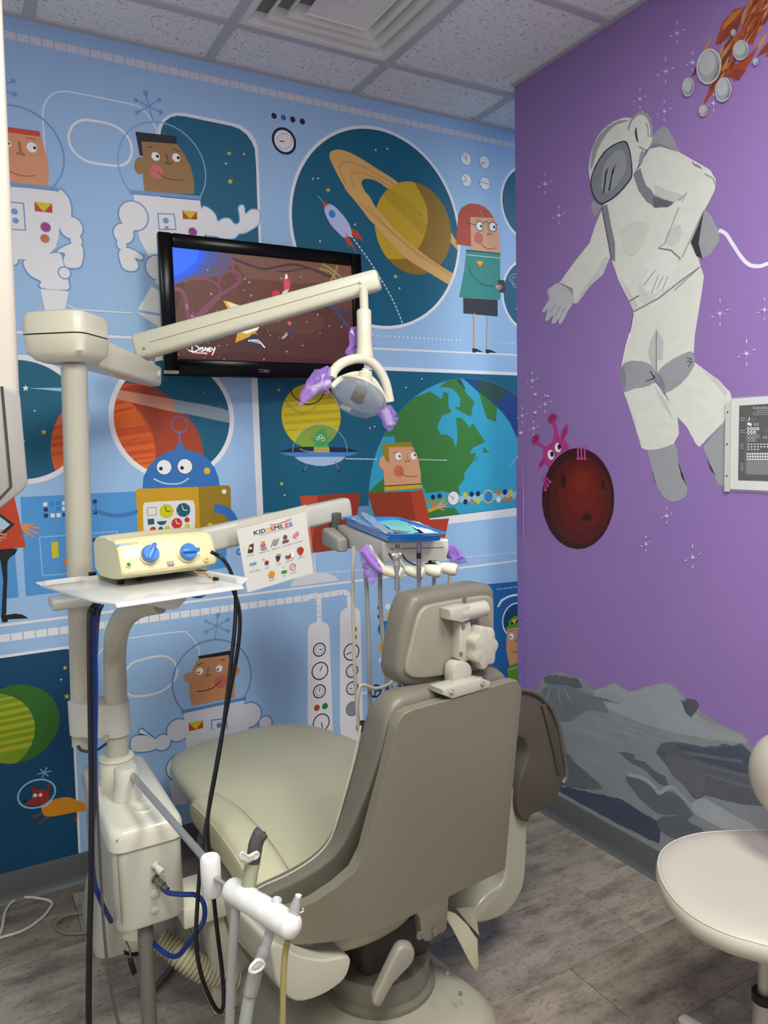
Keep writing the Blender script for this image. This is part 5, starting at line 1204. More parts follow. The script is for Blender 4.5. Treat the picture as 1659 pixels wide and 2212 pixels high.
cord('blue_hose', pxy('214,1308,1.92 207,1322,1.88 204,1345,1.86 206,1500,1.85 203,1700,1.85 199,1840,1.84 204,1905,1.84 220,1950,1.86 240,1990,1.93'), .0062, M_BLUET, 'dark blue hose hanging beside the thick black cord', 'hose')
cord('grey_cord', drop(pxy('222,1308,1.94 215,1324,1.89 211,1360,1.87 206,1500,1.86 209,1700,1.85 216,1850,1.84 222,1970,1.83 232,2085,1.80 246,2170,1.78 262,2240,1.76')), .0033, mat('cord_grey', '#4d4545', .45), 'thin grey cord hanging beside the dark blue hose', 'cord')

# ---------------------------------------------------------------- hoses round the cabinet foot
cord('air_hose', pxy('352,1921,1.87 366,1929,1.84 395,1932,1.82 424,1934,1.81 440,1952,1.80 441,1985,1.80 425,2015,1.80 402,2045,1.82 385,2064,1.84 366,2064,1.87 345,2050,1.90 330,2036,1.94'), .0062, M_BLUET, 'dark blue air hose curling from the metal fitting of the cabinet', 'hose')
ch = spline(pxy('345,2030,2.05 370,2046,2.03 400,2072,2.0 440,2096,1.98 490,2110,1.97 540,2112,1.97 590,2112,1.97'), 26)
# resample evenly into ridges
pts = [ch[0]]; 
for q in ch[1:]:
    while (q - pts[-1]).length > .0028: pts.append(pts[-1] + (q - pts[-1]).normalized() * .0028)
rr = [(.033, .0345, .033, .0275)[i % 4] for i in range(len(pts))]
tag(MB().tube(pts, rr, 18).build('corrugated_hose', mat('corrugated_beige', '#b0a88c', .4, var=.05), None, loc=pts[-1], sharp=60), 'beige corrugated hose running from the cabinet to the chair base', 'hose')
dp = onY(316, 2040, 1.94); tag(MB().tube([V((dp.x, dp.y, .349)), V((dp.x - .002, dp.y, .17)), V((dp.x - .004, dp.y, .0))], .0195, 14).build('drain_pipe', mat('pipe_grey', '#6f6a64', .35, var=.06), None, loc=(dp.x, dp.y, 0)), 'dark grey drain pipe running from the cabinet bottom to the floor', 'pipe')
wr = thing('connector_wire', 'thin wire with a black connector hanging under the support cabinet', 'wire', tuple(onY(302, 2141, 1.95)))
MB().tube(spline(pxs('272,2034 280,2050 282,2075 288,2104 296,2125 302,2141', 1.95), 5), .0022, 6).build('wire', mat('wire_brown', '#6a5348', .5), wr)
mb = MB(); beam(mb, onY(281, 2072, 1.945), onY(290, 2102, 1.945), .012, .014, r=.003, rnd=.003); mb.build('connector', M_BLK, wr)
ft_ = onZ(276, 2052, .0)
fo2 = thing('levelling_foot', 'short round cream foot with black pad under the cabinet', 'foot', (ft_.x + .03, ft_.y, 0))
MB().lathe([(0, 0), (.045, 0), (.045, .010), (0, .010)], (ft_.x + .03, ft_.y, 0), n=20).build('rubber_pad', M_BLK, fo2)
MB().lathe([(0, .010), (.042, .010), (.046, .016), (.046, .05), (.036, .056), (0, .056)], (ft_.x + .03, ft_.y, 0), n=20).build('foot_body', M_CREAM, fo2)
cord('floor_cable', [onZ(x, y, .005) for x, y in S('-40,2085 0,2018 12,1968 32,1944 60,1938 98,1943 112,1950 108,1962 88,1985 50,2010 0,2026 -50,2042')], .0045, mat('cable_white', '#cfcbc4', .4), 'white cable lying in a loop on the floor at the left edge', 'cable')
cord('floor_cable', [onZ(x, y, .006) for x, y in S('205,1972 180,1972 150,1976 126,1988 120,2002 134,2014 170,2016 215,2010')], .0055, mat('cable_grey', '#7d736a', .45), 'grey cable lying in a loop on the floor behind the cabinet', 'cable')
tag(MB().tube([onZ(330, 2134, .012), onZ(372, 2085, .012)], .012, 10).build('floor_pipe', mat('pipe_steel', '#8f897c', .3, .6), None, loc=onZ(330, 2134, 0)), 'short metal pipe lying on the floor under the corrugated hose', 'pipe')

# ---------------------------------------------------------------- suction holder arm
HZ = .70
kn_ = onZ(275, 1722, SZ1)
ha = thing('suction_holder', 'white suction handpiece holder on a steel rod from the cabinet lid', 'holder', tuple(kn_))
MB().lathe([(.0, 0), (.041, 0), (.040, .006), (.032, .045), (.031, .080), (.027, .086), (0, .087)], kn_, n=28).build('pivot_cone', M_GREYP, ha)
r0, r1 = V((kn_.x + .012, kn_.y - .02, kn_.z + .068)), onZ(445, 1858, HZ + .006)
MB().tube([r0, r1], .0085, 14).build('rod', M_STEEL, ha)
cc = onZ(455, 1880, HZ); cz = onY(455, 1890, cc.y).z
MB().lathe([(0, -.048), (.017, -.048), (.0205, -.043), (.0205, .030), (.017, .035), (0, .035)], (cc.x, cc.y, cz + .005), n=24).build('swivel_cylinder', M_WPL, ha)
u0, u1 = onZ(492, 1916, HZ - .005), onZ(641, 2008, HZ - .005)
MB().tube([V((cc.x, cc.y, cz)) , u0], .0055, 12).build('pin', M_STEEL, ha)
bd = (u1 - u0); BLn = bd.length; bd.normalize(); rings = []
bar = []; radii = []
N = 48
for i in range(N + 1):
    s_ = i / N * BLn; e = min(s_, BLn - s_); r = .0235 * math.sqrt(max(0.0, 1 - (1 - min(1, e / .016)) ** 2)) if e < .016 else .0235
    bar.append(u0 + bd * s_); radii.append(max(r, .001))
hb = MB().tube(bar, radii, 24)
slots = [.22, .45, .68, .90]
side = bd.cross(V((0, 0, 1))).normalized()
for i, q in enumerate(hb.v):
    rel = q - u0; s_ = rel.dot(bd); up_ = rel.z - bd.z * s_
    if up_ > .010:
        for sl in slots:
            d_ = abs(s_ - sl * BLn + .01)
            if d_ < .016: hb.v[i] = q - V((0, 0, (.0016 * (1 + math.cos(math.pi * d_ / .016)) / 2)))
hb.build('holder_bar', M_WPL, ha)
def on_bar(t): return u0 + bd * (BLn * t)
# handpieces in the bar
M_TPT = mat('translucent_tube', '#a8aaa4', .25, var=.05, alpha=.82)
h1 = on_bar(.24)
hv = thing('suction_handpiece', 'dark grey suction valve handpiece standing up in the white holder', 'handpiece', (h1.x, h1.y, 0))
Yh = h1.y - .002
MB().tube(pxs('535,1925 541,1885 546,1862', Yh), [.0145, .0145, .0150], 16).build('sleeve', mat('sleeve_olive', '#9c9f80', .35), hv)
vb = MB().tube(spline(pxs('545,1868 549,1845 553,1822 562,1800', Yh), 5), .0142, 16).build('valve_body', mat('valve_grey', '#4c4745', .4), hv)
MB().tube(pxs('560,1805 567,1796', Yh), [.0152, .0142], 8).build('valve_collar', mat('valve_grey', '#4c4745'), hv)
for q in ('560,1800 564,1793', '569,1803 573,1797'): MB().tube(pxs(q, Yh), .0022, 8).build('prong', mat('prong_bronze', '#6a5a4a', .35, .6), hv)
MB().tube(spline(pxs('520,1856 519,1848 524,1842 538,1850 552,1842 556,1842 558,1848 550,1856', Yh - .019), 5), .0030, 8).build('lever', M_GREYP, hv)
MB().prism(pxs('519,1853 524,1842 538,1849 552,1841 558,1846 551,1857 535,1864 524,1860', Yh - .021), (0, .006, 0), .0012).build('lever_plate', M_GREYP, hv)
MB().tube(spline(pxs('522,1858 534,1862 550,1854', Yh - .0125), 4), .0030, 8).build('clip_band', M_GREYP, hv)
MB().tube(spline(drop(pxs('510,1955 505,2010 500,2100 496,2215 494,2300', Yh + .01)), 5), .0095, 12).build('hose', M_TPT, hv)
h2 = on_bar(.62)
hv2 = thing('suction_handpiece', 'clear suction handpiece hanging down from the white holder', 'handpiece', (h2.x, h2.y, 0))
Y2 = h2.y - .004
MB().lathe([(.0, 0), (.009, 0), (.0095, .018), (.0075, .020), (.0, .012)], onY(597, 1962, Y2) , (.05, -.1, 1), 16).build('tip_socket', M_CLEAR.copy() if False else mat('socket_grey', '#b9b9bb', .2), hv2)
MB().tube(spline(pxs('588,1998 580,2025 572,2050 560,2080 552,2095', Y2), 5), [.0095] * 10 + [.0115] * 11, 14).build('clear_body', mat('clear_grey', '#b4b4b6', .12, alpha=.6), hv2)
MB().tube(pxs('552,2095 546,2120 540,2145', Y2), [.0135, .014, .014], 16).build('metal_collar', M_STEEL, hv2)
MB().tube(spline(pxs('540,2093 545,2084 556,2074 566,2076 570,2084 562,2094 550,2100 541,2098', Y2 - .020), 4, True) + [onY(540, 2093, Y2 - .020)], .0034, 8).build('lever', M_WPL, hv2)
mb = MB(); mb.prism(pxs('541,2094 548,2084 558,2076 567,2078 569,2086 560,2094 548,2099', Y2 - .022), (0, .008, 0), .0015); mb.build('lever_plate', M_GREYP, hv2)
MB().tube(spline(drop(pxs('541,2143 534,2180 527,2230 520,2300', Y2 + .002)), 4), .012, 14).build('hose', M_TPT, hv2)
h3 = on_bar(.88)
se = thing('saliva_ejector', 'clear saliva ejector valve in the white holder with a yellowed hose', 'handpiece', (h3.x, h3.y, 0))
Y3 = h3.y - .004
MB().tube(pxs('633,1985 638,1955 643,1938', Y3), [.011, .009, .0055], 14).build('valve_body', mat('clear_grey', '#b4b4b6'), se)
MB().lathe([(.0, 0), (.0058, 0), (.006, .004), (.0035, .005), (.0, .002)], onY(644, 1938, Y3), (.2, 0, 1), 14).build('valve_tip', M_WPL, se)
MB().tube(spline(pxs('648,1972 655,1968 654,1962', Y3), 3), .0016, 6).build('valve_lever', M_GREYP, se)
MB().ball(onY(637, 1980, Y3 - .008), .0045, n=10, k=8).build('valve_button', M_CLEAR, se)
MB().tube(spline(drop(pxs('622,2032 616,2060 612,2120 610,2215 608,2300', Y3 + .01)), 5), .0058, 10).build('hose', mat('hose_yellowed', '#9c9058', .35), se)

# ---------------------------------------------------------------- delivery unit
du = thing('delivery_unit', 'grey dental delivery head on a swing arm with hanging handpieces', 'dental unit', tuple(onY(383, 1250, 2.25)))
d0, d1 = onY(372, 1183, 2.24), onY(752, 1096, 2.26)
mb = MB(); beam(mb, d0, d1, .055, .078, .055, .070, r=.014); mb.build('swing_arm', M_GREYP, du)
MB().lathe([(0, 0), (.026, 0), (.026, .10), (0, .10)], (d0.x + .03, d0.y, d0.z - .13), n=20).build('arm_pivot', M_GREYP, du)
HT = 1.30
FL_, FR_, BL_ = onZ(826, 1171, HT), onZ(968, 1164, HT), onZ(727, 1133, HT)
xh = (FR_ - FL_); HWd = xh.length; yh = BL_ - FL_; BR_ = FR_ + yh
zh = .058
mb = MB()
def hdq(i, z): 
    c_ = (FL_ + FR_ + BL_ + BR_) / 4; return [q + (c_ - q).normalized() * i + V((0, 0, z)) for q in (FL_, FR_, BR_, BL_)]
mb.loft([hdq(.012, 0), hdq(.003, -.001), hdq(0, -.005), hdq(.0, -.030), hdq(.012, -zh)]); mb.build('delivery_head', M_GREYP, du, sharp=30)
mb = MB(); beam(mb, BL_ + V((-.03, .01, -.035)) - yh * .02, BL_ + yh * -.30 + V((-.02, 0, -.05)), .045, .06, .035, .045, r=.010); mb.build('head_bracket', mat('bracket_grey', '#9a978d', .4, var=.04), du)
jn = onY(724, 1128, d1.y - .02)
mb = MB(); mb.rbox((jn.x, jn.y, jn.z - .005), (.035, .035, .075), .006); mb.build('arm_joint', mat('joint_dark', '#4f4c48', .45), du)
p = Paint(FL_, xh.normalized(), (0, 0, 1), V((xh.y, -xh.x, 0)).normalized() if V((xh.y, -xh.x, 0)).dot(yh) < 0 else V((-xh.y, xh.x, 0)).normalized(), paint, .0010)
p.fr = (630, 1060, 3.318)
p.line('#3f5a6a', '705,420 735,419', .0022); p.line('#3f5a6a', '785,415 1090,407', .0022)
for l in ('740,384 746,384 746,413 740,413', '750,384 758,388 758,410 750,413 750,384', '763,384 768,384 768,413 763,413', '772,384 772,413'): p.line('#5a6468', l, .0016)
p.build('head_logo', du)
HYF = [onZ(x, y, HT - .09) for x, y in S('848,1243 903,1240 937,1237 970,1235')]
yhn = yh.normalized(); xhn = xh.normalized()
for k, (px_, py_) in enumerate(((853, 1236), (901, 1236), (938, 1233), (972, 1229))):
    Yk = 1.70 - .006 * k; c_ = onY(px_, py_, Yk); dirx = (onY(px_ + 30, py_ + 6, Yk - .03) - c_).normalized()
    rr_ = .0165
    hol = MB().lathe([(.0, -.034), (.010, -.033), (.0135, -.026), (rr_, -.008), (rr_ + .001, .010), (.014, .020), (.0, .021)], c_, dirx, 18).build('handpiece_holder', M_CREAM, du)
    MB().tube([c_ + V((0, .0, .004)) - dirx * .03, c_ - dirx * .045 + V((0, .02, .03)), c_ - dirx * .045 + V((0, .05, .055))], .006, 8).build('holder_stem', M_GREYP, hol)
for a_, b_ in (('840,1195 848,1208 856,1215', 1.72), ('868,1197 880,1212 900,1222', 1.71)): MB().tube(spline(pxs(a_, b_), 4), .0025, 6).build('head_cable', M_DARK, du)
MB().tube(pxs('929,1197 929,1225', 1.85), .006, 8).build('bracket_post', M_BLK, du); MB().lathe([(0, 0), (.035, .002), (.03, .012), (0, .016)], onY(940, 1226, 1.84), n=16).build('foot_knob', M_BLK, du)
for q in ((893, 1199), (920, 1198)): MB().lathe([(0, 0), (.006, 0), (.006, .012), (0, .012)], onY(q[0], q[1] + 3, 1.75), n=10).build('head_button', M_GREYP, du)
MB().tube(spline(pxs('783,1188 792,1200 805,1218 820,1232 838,1234 850,1227', 1.73), 5), .0085, 10).build('grab_handle', mat('purple_wrapped', '#a277cc', .25, var=.1, coat=.3), du)
film('barrier_film', '782,1182 800,1180 812,1200 818,1225 825,1240 806,1266 792,1256 784,1230 776,1200', 1.745, du, 12, depth=.012)['label'] = 'purple barrier film hanging on the left grab handle'
film('barrier_film', '965,1174 985,1180 1004,1204 1006,1216 985,1217 970,1208', 1.72, du, 14, depth=.018)['label'] = 'purple barrier film over the right touch pad'
kp = [onY(x, y, 1.715) for x, y in S('962,1176 982,1180 1002,1204 996,1212 978,1208')]
MB().prism(kp, (0, .03, 0), .004).build('touch_pad', mat('purple_wrapped', '#a277cc'), du)
for st, Y_, r, c_ in (('764,1180 762,1260 764,1380 768,1480 776,1580 788,1650 830,1720', 1.80, .0052, '#a9a396'), ('788,1215 793,1300 797,1420 799,1540 800,1640 840,1730', 1.78, .0062, '#8d8a86'), ('822,1195 821,1290 828,1390 836,1480 834,1560 818,1640 850,1740', 1.77, .0062, '#8d8a86'), ('860,1268 868,1340 866,1410 852,1500 834,1580 812,1650 850,1760', 1.74, .0058, '#b9b4a4'), ('866,1425 858,1460 840,1478 812,1487 786,1480 776,1490 772,1540 780,1600 800,1660', 1.76, .0048, '#bcb7a6'), ('905,1255 903,1290 900,1330 905,1400', 1.73, .0055, '#b9b4a4'), ('938,1240 936,1290 936,1360', 1.73, .0055, '#b9b4a4'), ('972,1236 970,1290 970,1350', 1.73, .0055, '#b9b4a4')):
    MB().tube(spline(pxs(st, Y_), 6), r, 8).build('supply_tube', mat('tubing_' + c_[1:], c_, .35, var=.04), du)
# handpieces held in the holders
sy = thing('air_water_syringe', 'grey air water syringe in the leftmost holder of the delivery head', 'syringe', tuple(onY(858, 1275, 1.685)))
MB().tube(pxs('858,1275 858,1245 857,1215', 1.685), [.0065, .0072, .0085], 14).build('syringe_body', mat('syringe_grey', '#8d8a8e', .3, .3), sy)
MB().tube(spline(pxs('857,1222 856,1205 858,1196', 1.685), 4), [.009] * 4 + [.0115] * 5, 14).build('syringe_head', M_STEEL, sy)
MB().ball(onY(850, 1199, 1.680), .005, n=10, k=8).build('syringe_button', M_GREYP, sy); MB().ball(onY(864, 1198, 1.680), .005, n=10, k=8).build('syringe_button', M_GREYP, sy)
hp = thing('handpiece', 'slim grey handpiece with a black ring standing before the delivery head', 'handpiece', tuple(onY(905, 1256, 1.675)))
MB().tube(pxs('905,1256 905,1232 905,1210', 1.675), [.005, .0065, .0062], 14).build('handpiece_body', mat('handpiece_grey', '#77757a', .3, .4), hp)
MB().tube(pxs('905,1207 905,1194', 1.675), .0064, 14).build('black_ring', M_BLK, hp)
MB().tube(pxs('905,1194 906,1176 906,1168 907,1160', 1.675), [.0066, .0062, .0045, .0030], 14).build('handpiece_nose', mat('nose_grey', '#6b696e', .25, .7), hp)

# ---- blue tray with pouches
TT = HT + .004
trc = [onZ(x, y, TT + .022) for x, y in S('738,1117 862,1118 967,1152 839,1155')]
cen = sum(trc, V((0, 0, 0))) / 4
def tray_ring(k, z):
    c4 = [cen + (q - cen) * k for q in trc]; out = []
    for i in range(4):
        a, b_, c2 = c4[i - 1], c4[i], c4[(i + 1) % 4]
        p1, p2 = b_ + (a - b_).normalized() * .02, b_ + (c2 - b_).normalized() * .02
        for t in (0, .33, .67, 1): out.append((p1 * (1 - t) ** 2 + b_ * 2 * t * (1 - t) + p2 * t * t) + V((0, 0, z - TT - .022)))
    return out
bt = thing('instrument_tray', 'bright blue plastic tray on top of the delivery head', 'tray', (cen.x, cen.y, TT))
MB().loft([tray_ring(.86, TT + .004), tray_ring(.90, TT + .0045), tray_ring(.965, TT + .022), tray_ring(1.0, TT + .024), tray_ring(1.0, TT + .0215), tray_ring(.95, TT + .020), tray_ring(.90, TT), tray_ring(.6, TT)], caps=True).build('tray_shell', mat('tray_blue', '#2a84de', .3, var=.04, coat=.2), bt)
M_PCH = mat('pouch_film', '#c4daee', .12, var=.12, scale=30, alpha=.5)
def sheet(name, st, z, m, lab, cat, group=None, seed=1, amp=.004, flare=.0):
    rnd = random.Random(seed); q = [onZ(x, y, z) for x, y in S(st)]
    mb = MB(); n = 10; vs = []; fs = []
    for i in range(n + 1):
        for j in range(n + 1):
            a, b_ = i / n, j / n; pnt = (q[0] * (1 - a) + q[1] * a) * (1 - b_) + (q[3] * (1 - a) + q[2] * a) * b_
            vs.append(pnt + V((0, 0, rnd.uniform(0, amp) + amp * math.sin(a * 7 + seed) * .5 + flare * (1 - b_) ** 3)))
    top = [v + V((0, 0, .0012)) for v in vs]; N1 = len(vs)
    for i in range(n):
        for j in range(n):
            k = i * (n + 1) + j; fs.append((k, k + n + 1, k + n + 2, k + 1)); fs.append(tuple(N1 + t for t in (k, k + 1, k + n + 2, k + n + 1)))
    edge = [i * (n + 1) for i in range(n + 1)] + [n * (n + 1) + j for j in range(1, n + 1)] + [i * (n + 1) + n for i in range(n - 1, -1, -1)] + [j for j in range(n - 1, 0, -1)]
    for a, b_ in zip(edge, edge[1:] + edge[:1]): fs.append((a, N1 + a, N1 + b_, b_))
    mb.add(vs + top, fs); return tag(mb.build(name, m, None, loc=sum(q, V((0, 0, 0))) / 4), lab, cat, group)
sheet('paper_bib', '815,1128 868,1124 905,1152 862,1158', TT + .012, mat('bib_teal', '#7cc8c8', .6), 'pale teal paper bib lying in the blue tray', 'bib', seed=2)
sheet('gauze_pack', '868,1127 905,1130 958,1152 925,1157', TT + .013, mat('gauze_white', '#dfe6ea', .6), 'white gauze pack lying at the right of the blue tray', 'gauze', seed=3)
sheet('sterilization_pouch', '752,1120 778,1118 858,1152 838,1160', TT + .016, M_PCH, 'clear bluish sterilization pouch along the left of the blue tray', 'pouch', seed=4, flare=.004)
sheet('sterilization_pouch', '778,1117 800,1120 850,1150 832,1154', TT + .024, M_PCH, 'smaller clear pouch standing up at the back of the blue tray', 'pouch', seed=5, flare=.012)
for k, (a_, b_) in enumerate((('800,1140', '872,1153'), ('812,1142', '880,1150'))):
    P0, P1 = onZ(*S(a_)[0], TT + .023), onZ(*S(b_)[0], TT + .021)
    o_ = MB().tube([P0, P0.lerp(P1, .3), P0.lerp(P1, .8), P1, P1 + (P1 - P0).normalized() * .008 + V((0, 0, .004))], [.0015, .003, .003, .0016, .0008], 8).build('dental_probe', M_STEEL, None, loc=P0); tag(o_, ['steel dental probe lying nearest the front of the blue tray', 'steel dental probe lying nearest the teal bib in the blue tray'][k], 'dental probe', 'steel probes on the blue tray')

# ---- flavour sheet on the arm
FY = 2.165
fs_ = thing('flavor_sheet', 'white flavor chart in a clear sleeve hanging on the delivery arm', 'sheet', tuple(onY(605, 1260, FY)))
q = [onY(x, y, FY) for x, y in S('511,1143 660,1105 677,1237 535,1280')]
MB().prism(q, (0, .0008, 0), 0).build('paper', mat('paper_white', '#e2ded6', .5, var=.02), fs_)
q = [onY(x, y, FY - .0008) for x, y in S('511,1132 664,1096 682,1238 533,1281')]
MB().prism(q, (0, .0004, 0), 0).build('clear_sleeve', mat('sleeve_film', '#e8e6e2', .08, alpha=.10, coat=.3), fs_)
q = [onY(x, y, FY - .002) for x, y in S('511,1128 662,1090 660,1104 512,1142')]
MB().prism(q, (0, .001, 0), 0).build('tape', mat('tape_clear', '#dcd6c4', .15, alpha=.55), fs_)
p = Paint((0, FY - .001, 0), (1, 0, 0), (0, 0, 1), (0, -1, 0), paint, .0003); p.fr = (500, 1080, 8.295); p.STEP = .00004
for ch_, c_, a0_, a1_ in (('K','#33206a',405,485),('I','#2a8a3c',500,522),('D','#3a1c7a',540,606),('D','#d8c018',622,690),('S','#d8402a',698,756),('M','#33206a',770,858),('I','#2a8a3c',878,896),('L','#e08a1c',908,955),('E','#d8307a',968,1022),('S','#2a78c8',1032,1090)):
    yb0 = lambda x: 632 - (x - 405) * .245
    p.text(c_, ch_, (a0_, yb0(a0_)), (a1_, yb0(a1_)), (-8, -76), .0006)
p.text('#8a8a8a', 'PEDIATRIC DENTISTRY', (500, 640), (1020, 512), (-2, -16))
p.line('#c23a4a', '690,440 780,438 880,410 980,375 1060,345', .0016, 4); p.poly('#d89aa0', '985,350 1070,318 1074,345 990,380')
for t_, x0_, y0_, x1_, y1_ in (('Chocolate',275,1018,410,978),('Birthday Cake',493,960,680,908),('Bubble Gum',725,895,870,850),('Cookie Dough',912,842,1075,790),('Cotton Candy',1108,785,1265,738),('Blue Lollipop',333,1302,515,1250),('Cherry',595,1232,685,1205),('Grape',815,1166,888,1142),('Watermelon',978,1112,1118,1068),('Strawberry',1185,1050,1315,1005),('Orange',680,1448,770,1418),('Mint',925,1370,980,1354),('No Flavor',1058,1326,1170,1290)): p.text('#26262a', t_, (x0_, y0_), (x1_, y1_), (-3, -19))
p.poly('#4a2018', '318,808 395,775 385,935 288,948'); p.dot('#e8d8c8', 338, 862, 24)
p.poly('#b8607a', '515,800 610,780 600,830 525,845'); p.poly('#8a8f9a', '515,870 600,835 635,850 620,880 540,895'); p.poly('#c98a3a', '530,745 600,735 590,785 535,795')
p.dot('#8f9294', 780, 755, 52); p.poly('#d08a8a', '700,790 725,800 735,830 705,835'); p.poly('#d08a8a', '815,675 855,690 850,720 820,710')
p.poly('#6a4a3a', '905,735 1020,705 1025,745 915,775'); p.dot('#6f4c3c', 958, 665, 38); p.dot('#d878a8', 1130, 640, 34); p.dot('#d878a8', 1172, 600, 34); p.line('#b8a888', '1140,665 1165,715', .0012)
for x_ in (342, 385, 425): p.dot('#5f9fcc', x_, 1150 - (x_ - 342) * .3, 22); p.line('#c8c8c4', [(x_, 1165), (390, 1245)], .0006)
p.dot('#8a2030', 628, 1122, 36); p.line('#4a5a2a', '600,1085 565,1050 550,1080', .0012); p.poly('#3f2058', '785,1000 870,985 865,1050 830,1110 800,1070'); p.poly('#8ab02a', '815,960 885,955 880,1000 820,1005')
p.poly('#b82a34', '950,985 985,1000 1030,985 1060,945 1075,1000 1030,1045 980,1035'); p.line('#3a7a34', '955,1005 990,1040 1040,1035 1075,985', .0014, 4); p.poly('#e8e8e6', '1060,930 1085,880 1095,940 1130,960 1105,1030 1060,1020')
p.poly('#b82c24', '1170,870 1225,845 1285,865 1280,930 1240,985 1190,950', 2); p.poly('#3f7a2a', '1190,860 1225,830 1265,850 1225,865'); p.dot('#e08a24', 716, 1325, 56); p.poly('#2f8a3c', '885,1310 900,1265 985,1250 990,1295'); p.line('#2f6a3c', '930,1185 935,1220', .001)
p.ring('#b8303a', 1092, 1195, 52, .0016); p.line('#b8303a', '1058,1225 1128,1165', .0014)
p.build('print', fs_)

# ---------------------------------------------------------------- notice on the purple wall
NX = XP - .006
ns = thing('wall_notice', 'black and white notice in a clear punched sleeve on the purple wall', 'notice', tuple(onX(1610, 1058, NX)))
q = [onX(x, y, NX) for x, y in ((1572, 862), (1566, 1056))]
yy0, yy1 = q[0].y - .012, q[0].y - .292; zt2, zb2 = q[0].z, q[1].z
MB().bx((NX, yy1, zb2), (NX + .001, yy0, zt2)).build('paper', mat('notice_paper', '#dedddd', .5, var=.03, scale=20), ns)
MB().bx((NX - .0012, yy1 - .008, zb2 - .006), (NX - .0004, yy0 + .018, zt2 + .004)).build('clear_sleeve', mat('sleeve_film', '#e8e6e2', .08, alpha=.1), ns)
MB().bx((NX - .002, yy0 + .002, zb2 - .008), (NX + .004, yy0 + .018, zt2 - .01)).build('punched_strip', mat('sleeve_strip', '#d6d4cf', .3, alpha=.85), ns)
for zz in (zt2 - .04, (zt2 + zb2) / 2, zb2 + .04): MB().lathe([(0, 0), (.003, 0), (0, .0005)], (NX - .0024, yy0 + .010, zz), (-1, 0, 0), 10).build('punch_hole', M_DARK, ns)
p = Paint((NX - .0004, 0, 0), (0, -1, 0), (0, 0, 1), (-1, 0, 0), paint, .00012); p.fr = (1540, 840, 9.218); p.STEP = .00003
p.raw('#35353a', [V((-(yy0 - .028), zt2 - .022)), V((-(yy1 + .02), zt2 - .022)), V((-(yy1 + .02), zb2 + .028)), V((-(yy0 - .028), zb2 + .028))])
p.text('#b9b9bd', 'Everyday', (805, 400), (1110, 392), (0, -55)); p.line('#a8a8ae', '805,408 1120,398', .0006)
for y_ in (438, 475, 515): p.line('#9a9aa0', [(790 if y_ > 440 else 870, y_), (1300, y_ - 8)], .0016)
p.poly('#eeeeee', '725,560 738,580 735,615 700,650 695,640 718,610'); p.text('#77777c', '0.1', (770, 630), (858, 628), (0, -55)); p.text('#dddddf', '0.2', (820, 732), (915, 728), (0, -52)); p.poly('#eeeeee', '685,690 700,670 725,672 775,690 772,730 755,745 740,742 735,720 700,730 690,715')
for r_, n_, y_, f_ in ((0, 4, 795, 1), (1, 3, 868, 1), (2, 4, 945, 0), (3, 3, 1018, 0)):
    for i in range(n_):
        k = p.k; p.ell('#e6e6e8', 710 + i * 63, y_, 28, 34, 14); p.k = k + 1; p.ell('#35353a', 710 + i * 63, y_, 14 if f_ else 23, 16 if f_ else 28, 12); p.k = k
p.k += 2
p.text('#606066', '10', (1005, 855), (1080, 852), (0, -55)); p.text('#cfcfd2', '10', (1005, 995), (1078, 990), (0, -55))
for r_ in range(3):
    for i in range(10 if r_ < 2 else 4):
        k = p.k; x_, y_ = 680 + i * 64, 1105 + r_ * 52; p.poly('#eeeeee', [(x_, y_ - 8), (x_ + 20, y_ - 12), (x_ + 55, y_ - 15), (x_ + 35, y_ + 5), (x_ + 28, y_ + 18), (x_ + 18, y_ + 2)]); p.k = k
for r_ in range(3):
    for i in range(13):
        k = p.k; x_, y_ = 675 + i * 51, 1265 + r_ * 55; p.poly('#e2e2e4', [(x_, y_ + 45), (x_, y_ + 15), (x_ + 14, y_), (x_ + 34, y_ + 18), (x_ + 46, y_ + 46)]); p.k = k
p.k += 1
p.poly('#7c7c80', '668,1440 1400,1425 1400,1720 660,1700'); 
for r_ in range(5):
    for i in range(13):
        k = p.k + 1; x_, y_ = 680 + i * 51, 1455 + r_ * 52; kk = p.k; p.k = k; p.line('#3c3c40', [(x_, y_ + 20), (x_ + 15, y_ + 16), (x_ + 32, y_)], .0012); p.k = kk
p.k += 2; p.line('#a0a0a5', '672,560 640,1680', .0006)
for y_ in (580, 625, 825, 865, 1100, 1140, 1180, 1495, 1540, 1580, 1620): p.line('#9c9ca2', [(548, y_), (640 if y_ < 1000 else 615, y_ + 3)], .0022)
p.build('print', ns)
# ================================================================ DENTAL CHAIR
CH = math.radians(7); CO = V((1.015, 1.45, 0)); CUv = V((math.cos(CH), math.sin(CH), 0)); CVv = V((-math.sin(CH), math.cos(CH), 0))
def ch(u, v, z): return CO + CUv * u + CVv * v + V((0, 0, z))
def fsh(u, z, off=0.0): return -.02 + .07 * (.957 - z) / .53 + 2.0 * max(0, abs(u) - .17) ** 2 + 1.3 * max(0, u - .203) + off
def hit(x, y, off=0.0):
    d = ray(x, y); e = V((0, 0, EYE)); lo, hi = .9 / d.y, 2.6 / d.y
    for _ in range(50):
        m = (lo + hi) / 2; P = e + d * m; q = P - CO
        if q.dot(CVv) < fsh(q.dot(CUv), P.z, off): lo = m
        else: hi = m
    P = e + d * lo; q = P - CO; return q.dot(CUv), P.z
def onV(x, y, v): return onP(x, y, ch(0, v, .8), CVv)
M_SCREW = mat('screw_grey', '#77736a', .4, .3, var=.05)
dc = thing('dental_chair', 'taupe reclining dental chair with padded seat and backrest seen from behind', 'dental chair', tuple(ch(-.06, .30, 0)))
